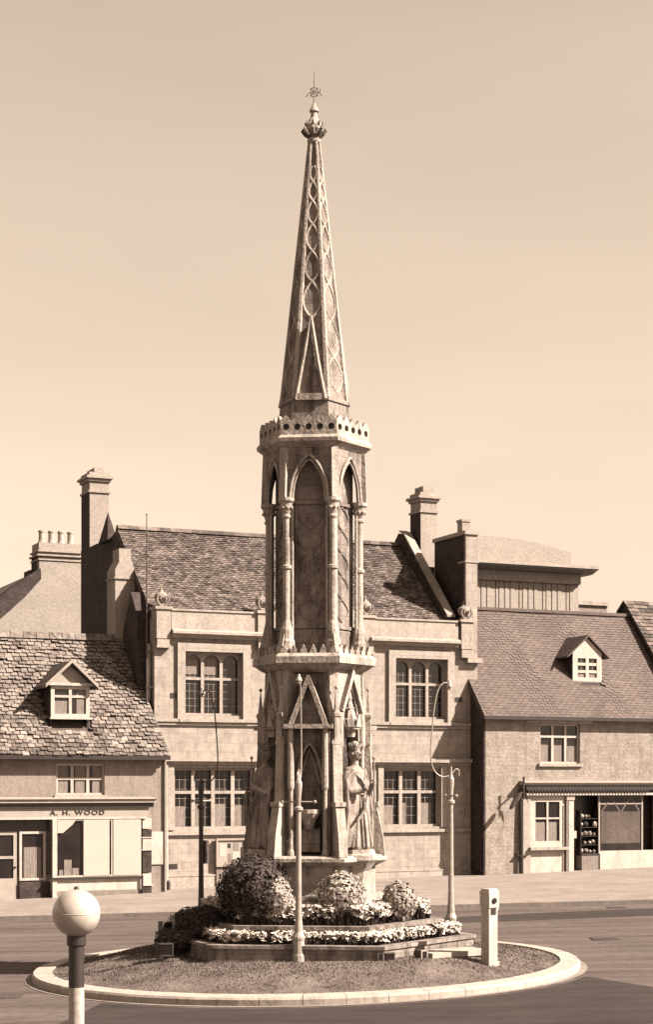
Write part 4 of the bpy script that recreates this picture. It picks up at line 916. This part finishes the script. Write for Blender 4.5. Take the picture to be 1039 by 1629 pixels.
# display stand by the door
D = Bld('display_rack', 15.3, RWF+.1, 'tall rack of jars and goods standing in the right shop doorway', 'display rack')
D.put(M().box(15.05, 15.72, RWF-.04, RWF+.35, .32, .95), 'cabinet', CURT)
for i in range(5): D.put(M().box(15.05, 15.72, RWF+.02, RWF+.3, 1.0+.30*i, 1.02+.30*i), 'shelf', DARKP)
D.put(M().box(15.03, 15.05, RWF+.0, RWF+.32, .95, 2.5), 'side_post', DARKP); D.put(M().box(15.72, 15.735, RWF+.0, RWF+.32, .95, 2.5), 'side_post', DARKP)
D.put(M().box(15.05, 15.72, RWF-.05, RWF+.36, .95, 1.0), 'counter', DARKP)
random.seed(5)
for i in range(5):
    for j in range(4):
        if random.random() < .15: continue
        h = random.uniform(.06, .10); u = 15.13+j*.165+random.uniform(-.02, .02)
        D.put(M().ball((u, RWF+.08+random.uniform(0, .08), 1.02+.3*i+h), h, 8, (1, 1, random.uniform(.8, 1.25))), 'ware', random.choice((GOODS, GOODS, CURT, DARKBRICK)))
D.put(M().box(14.72, 14.85, RWF-.02, RWF+.0, 1.55, 1.8), 'price_card', BLIND)
# hanging sign and its bracket
H = Bld('hanging_sign', 12.4, RWF-.4, 'dark carved hanging sign on an iron bracket over the right shop pavement', 'sign')
H.put(M().tube([(12.6, RWF-.05, 3.25), (12.45, RWF-.55, 3.3)], .03, 6), 'bracket', IRON)
H.put(M().tube([(12.48, RWF-.5, 2.95), (12.48, RWF-.5, 3.65)], [.02, .04], 6), 'spike', IRON)
H.put(M().lathe([(.02, 0), (.09, .08), (.13, .2), (.13, .45), (.10, .55), (.03, .62)], 10).xf(lambda x, y, z: (12.4-z*.8, RWF-.55+y*.5, 3.12-z*.85+x)), 'sign_board', DARKBRICK)
H.put(M().lathe([(.02, 0), (.07, .08), (.06, .25), (.01, .4)], 8).xf(lambda x, y, z: (12.53+z*.3, RWF-.5+y*.5, 3.15-z+x*.8)), 'tassel', DARKBRICK)

# ---------------- pale classical building behind on the right
B = Bld('classical_building', 18, 9, 'pale pilastered upper storey with deep cornice rising behind the slate roof')
p = lambda x, y: sz(x, y, 9)
l_, r2 = p(735, 900)[0], p(921, 930)[0]; zc = p(850, 905)[1]
B.put(M().box(l_, r2, 9, 15, 0, zc-.55), 'wall', LTWALL)
B.put(M().box(l_, r2+.05, 8.9, 15, zc-.55, zc-.14), 'frieze', TRIM)
B.put(M().prism_x([(9.0, zc-.14), (8.75, zc-.12), (8.45, zc), (8.3, zc+.04), (8.3, zc+.16), (9, zc+.22)], l_, r2+.55), 'cornice', TRIM)
B.put(M().prism_x([(8.42, zc-.02), (8.34, zc-.02), (8.34, zc+.03), (8.42, zc+.03)], l_, r2+.52), 'gutter', DARKP)
B.put(M().box(r2+.05, r2+.55, 9.0, 15, zc-.14, zc+.16), 'cornice', TRIM)
m = M(); n = 10; xx = [l_+(r2-.3-l_)*i/n for i in range(n+1)]
tp = [zc+1.22-.45*max(0, (i/n-.35)/.65)**1.6 for i in range(n+1)]
m.prism_y([(l_, zc+.2), (r2-.3, zc+.2)]+[(a, b_) for a, b_ in zip(xx[::-1], tp[::-1])], 9.1, 14); B.put(m, 'attic', LTWALL)
for i in range(5):
    for j in range(3):
        u = p(757+i*37.5+j*9, 940)[0]
        if u+.16 < r2: B.put(M().box(u, u+.16, 8.975, 8.999, 8, zc-.55), 'pilaster', LTWALL)
    u = p(752+i*37.5, 940)[0]; B.put(M().box(u-.025, u+.0, 8.985, 8.999, 8, zc-.56), 'downpipe', ROAD)
B = Bld('low_outbuilding', 22, 9, 'low flat roofed pale block just right of the classical building')
B.put(M().box(p(923, 960)[0], p(971, 960)[0], 9.2, 13, 0, p(940, 962)[1]), 'wall', RENDERW)
B.put(M().box(p(921, 960)[0], p(973, 960)[0], 9.1, 13.1, p(940, 962)[1], p(940, 956)[1]), 'roof', TRIM)
# ---------------- next house at the far right edge
B = Bld('end_house', 20, -.9, 'taller house with a dark gable at the right edge of the picture')
B.put(M().prism_x([(-.95, -.1), (6, -.1), (6, 7), (2.6, 10.1), (-.95, 6.2)], 19.18, 19.5), 'gable_wall', DARKBRICK)
B.put(wall(19.5, 26, -.1, 6.2, -.94, .3, [(20, 21.2, 4.2, 5.6), (20, 23, .6, 2.8)]), 'wall', RENDERW)
window(B, 20, 21.2, 4.2, 5.6, -.85, (1, 1), (.5,)); window(B, 20, 23, .6, 2.8, -.85, (1, 1, 1), (.8,))
B.tiles(lambda t: 19.1, lambda t: 26, (-1.1, 6.1), (2.6, 10.2), .3, .2, TILEI, True, thick=.02)
B.tiles(lambda t: 19.1, lambda t: 26, (6.2, 6.9), (2.6, 10.2), .6, .5, TILEI, True, thick=.02)

# ------------------------------------------------------------------ flagpole behind the shop ridge
x, y, _ = W2(-.22, .1)
fp = M().tube([(0, 0, 0), (0, 0, 5.9)], [.032, .014], 8); fp.ball((0, 0, 5.92), .03, 8)
fo = empty('flagpole', (x, y, 5.9), 0, label='thin bare pole rising beside the left corner of the stone hall', cat='pole')
fp.build('pole', IRON, fo)
b = M().box(-.03, .22, -.03, .03, .5, .56); b.box(-.03, .22, -.03, .03, 1.6, 1.66); b.build('wall_bracket', IRON, fo)
# iron stop post on the pavement by the hall
x, y, _ = W2(.35, -.35); o = M().lathe([(.06, 0), (.06, .25), (.03, .3)], 10).build('stub_post', IRON); o.location = (x, y, G(x, y)+.11)
tag(o, 'short dark iron stub post at the foot of the hall wall', 'post')
